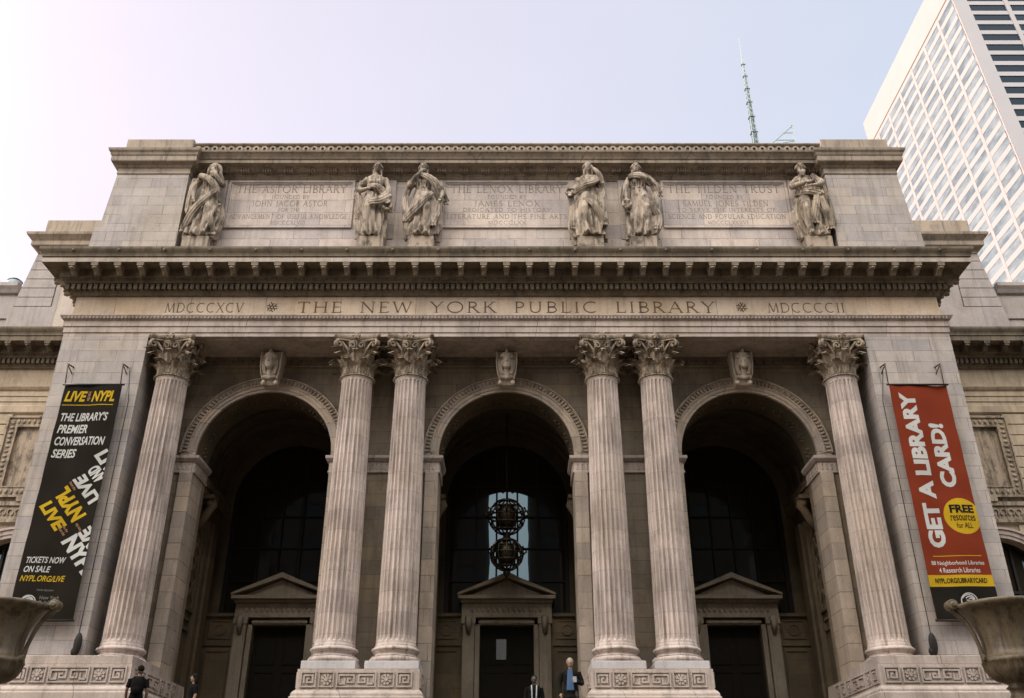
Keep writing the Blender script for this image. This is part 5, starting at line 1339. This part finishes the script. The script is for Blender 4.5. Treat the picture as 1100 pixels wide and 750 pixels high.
for dx, h_ in ((-.0, 3.4), (.6, 2.2), (-.7, 1.8)): an.tube([(-78.6+dx, 121, 73.9), (-78.6+dx*1.4, 121, 73.9+h_)], .06, 5)
for z in (75.2, 76.0, 76.6): an.tube([(-79.3, 121, z), (-77.9, 121, z+.2)], .05, 5)
tag(an.build('antenna', M['iron']), 'thin rooftop antenna beside the water tank at far left', 'antenna')

# ================================================================== BUILDINGS ACROSS THE AVENUE (behind the camera; they shade and reflect)
M['opp'] = plain('opposite_limestone', (.06, .048, .038), .85, var=.15, scale=.1); M['owin'] = glass('opposite_windows', (.03, .035, .04), 1.6, .05)
OPP = [(-3.6, -60, 74, 'pale corner office block across the avenue, left of the side street'), (2.9, 62, 80, 'pale corner office block across the avenue, right of the side street')]
for xa, xb, hh, lab in OPP:
    x0, x1 = min(xa, xb), max(xa, xb)
    ob = empty('office_block', ((x0+x1)/2, -40, 0), lab, 'building', 'blocks across the avenue')
    b = MB(); b.box(x0, x1, -80, -40.3, 0, hh)
    b.box(x0, x1, -40.32, -39.6, hh-1.2, hh); nb = int((x1-x0)/3.2); pw = (x1-x0)/nb
    for k in range(nb+1): b.box(max(x0, x0+k*pw-.6), min(x1, x0+k*pw+.6), -40.31, -40, 0, hh-1.2)
    fl = int(hh/3.9)
    for k in range(fl): b.box(x0+.01, x1-.01, -40.31, -40.08, k*3.9, k*3.9+1.5)
    b.build('wall', M['opp'], ob)
    g = MB(); g.quad((x0+.1, -40.28, .1), (x1-.1, -40.28, .1), (x1-.1, -40.28, hh-1.3), (x0+.1, -40.28, hh-1.3)); g.build('glazing', M['owin'], ob)

# ================================================================== LIGHT, SKY, CAMERA
FRONT_GLOW = 46
SUN_EL, SUN_AZ = radians(33), radians(-62)     # azimuth from +Y (behind the library) towards -X (left)
sd = Vector((sin(SUN_AZ)*cos(SUN_EL), cos(SUN_AZ)*cos(SUN_EL), sin(SUN_EL)))
w = bpy.data.worlds.new('World'); scene.world = w; w.use_nodes = True; nt = w.node_tree
bg = nt.nodes['Background']; sky = nt.nodes.new('ShaderNodeTexSky'); sky.sky_type = 'NISHITA'; sky.sun_disc = False
sky.sun_elevation = SUN_EL; sky.sun_rotation = SUN_AZ; sky.air_density = 1.0; sky.dust_density = 1.6; sky.ozone_density = 1.0; sky.altitude = 10
tc = nt.nodes.new('ShaderNodeTexCoord'); sp_ = nt.nodes.new('ShaderNodeSeparateXYZ'); nt.links.new(tc.outputs['Generated'], sp_.inputs[0])
# bright lobe added to the unseen sky behind the camera to light the facade
dt_ = nt.nodes.new('ShaderNodeVectorMath'); dt_.operation = 'DOT_PRODUCT'; nt.links.new(tc.outputs['Generated'], dt_.inputs[0]); dt_.inputs[1].default_value = Vector((-.22, -.70, .68)).normalized()
front_ = math_n(nt, 'POWER', math_n(nt, 'MAXIMUM', dt_.outputs['Value'], 0.0), 3.0)
mr = nt.nodes.new('ShaderNodeMapRange'); mr.inputs['From Min'].default_value = -.55; mr.inputs['From Max'].default_value = .12; nt.links.new(sp_.outputs[0], mr.inputs['Value'])
mr2 = nt.nodes.new('ShaderNodeMapRange'); mr2.inputs['From Min'].default_value = .12; mr2.inputs['From Max'].default_value = .5; nt.links.new(sp_.outputs[0], mr2.inputs['Value'])
base_ = mixc(nt, mr.outputs[0], (1.12, .915, .985), (1.045, 1.02, 1.125))
base_ = mixc(nt, mr2.outputs[0], base_, (.87, .965, 1.10))
cl_ = noise_t(nt, scaled(nt, tc.outputs['Generated'], (1.2, 1.0, 4.0)), 1.3, 4, .5)     # faint high cirrus
base_ = mixc(nt, 1.0, base_, ramp(nt, cl_, .3, .7, (.965, .965, .97), (1.035, 1.035, 1.03)), 'MULTIPLY')
b1_ = nt.nodes.new('ShaderNodeVectorMath'); b1_.operation = 'SCALE'; nt.links.new(base_, b1_.inputs[0]); b1_.inputs['Scale'].default_value = 3.42
b2_ = nt.nodes.new('ShaderNodeVectorMath'); b2_.operation = 'SCALE'; b2_.inputs[0].default_value = (1.02, 1.0, .915)
nt.links.new(math_n(nt, 'MULTIPLY', math_n(nt, 'MAXIMUM', front_, 0.0), FRONT_GLOW), b2_.inputs['Scale'])
b3_ = nt.nodes.new('ShaderNodeVectorMath'); b3_.operation = 'ADD'; nt.links.new(b1_.outputs[0], b3_.inputs[0]); nt.links.new(b2_.outputs[0], b3_.inputs[1])
nt.links.new(mixc(nt, .75, sky.outputs[0], b3_.outputs[0]), bg.inputs['Color'])
bg.inputs['Strength'].default_value = .13
sl = bpy.data.lights.new('sun', 'SUN'); sl.energy = 2.6; sl.angle = radians(.6); sl.color = (1, .88, .78)
so = bpy.data.objects.new('sun', sl); COL.objects.link(so); so.rotation_euler = (-sd).to_track_quat('-Z', 'Y').to_euler(); so.location = (0, 0, 60)
cam = bpy.data.cameras.new('camera'); co = bpy.data.objects.new('camera', cam); COL.objects.link(co)
cam.sensor_width = 36; cam.sensor_fit = 'HORIZONTAL'; cam.lens = 36*1000/1100; cam.clip_end = 6000; cam.clip_start = .1
co.location = (.2, 0, 1.6); co.rotation_euler = (pi/2+atan(1000/1905), 0, 0)
scene.camera = co
vs_ = scene.view_settings; vs_.view_transform = 'Standard'; vs_.look = 'None'; vs_.exposure = 0.94; vs_.gamma = 1; vs_.use_curve_mapping = False
scene.cycles.max_bounces = 6; scene.cycles.diffuse_bounces = 4
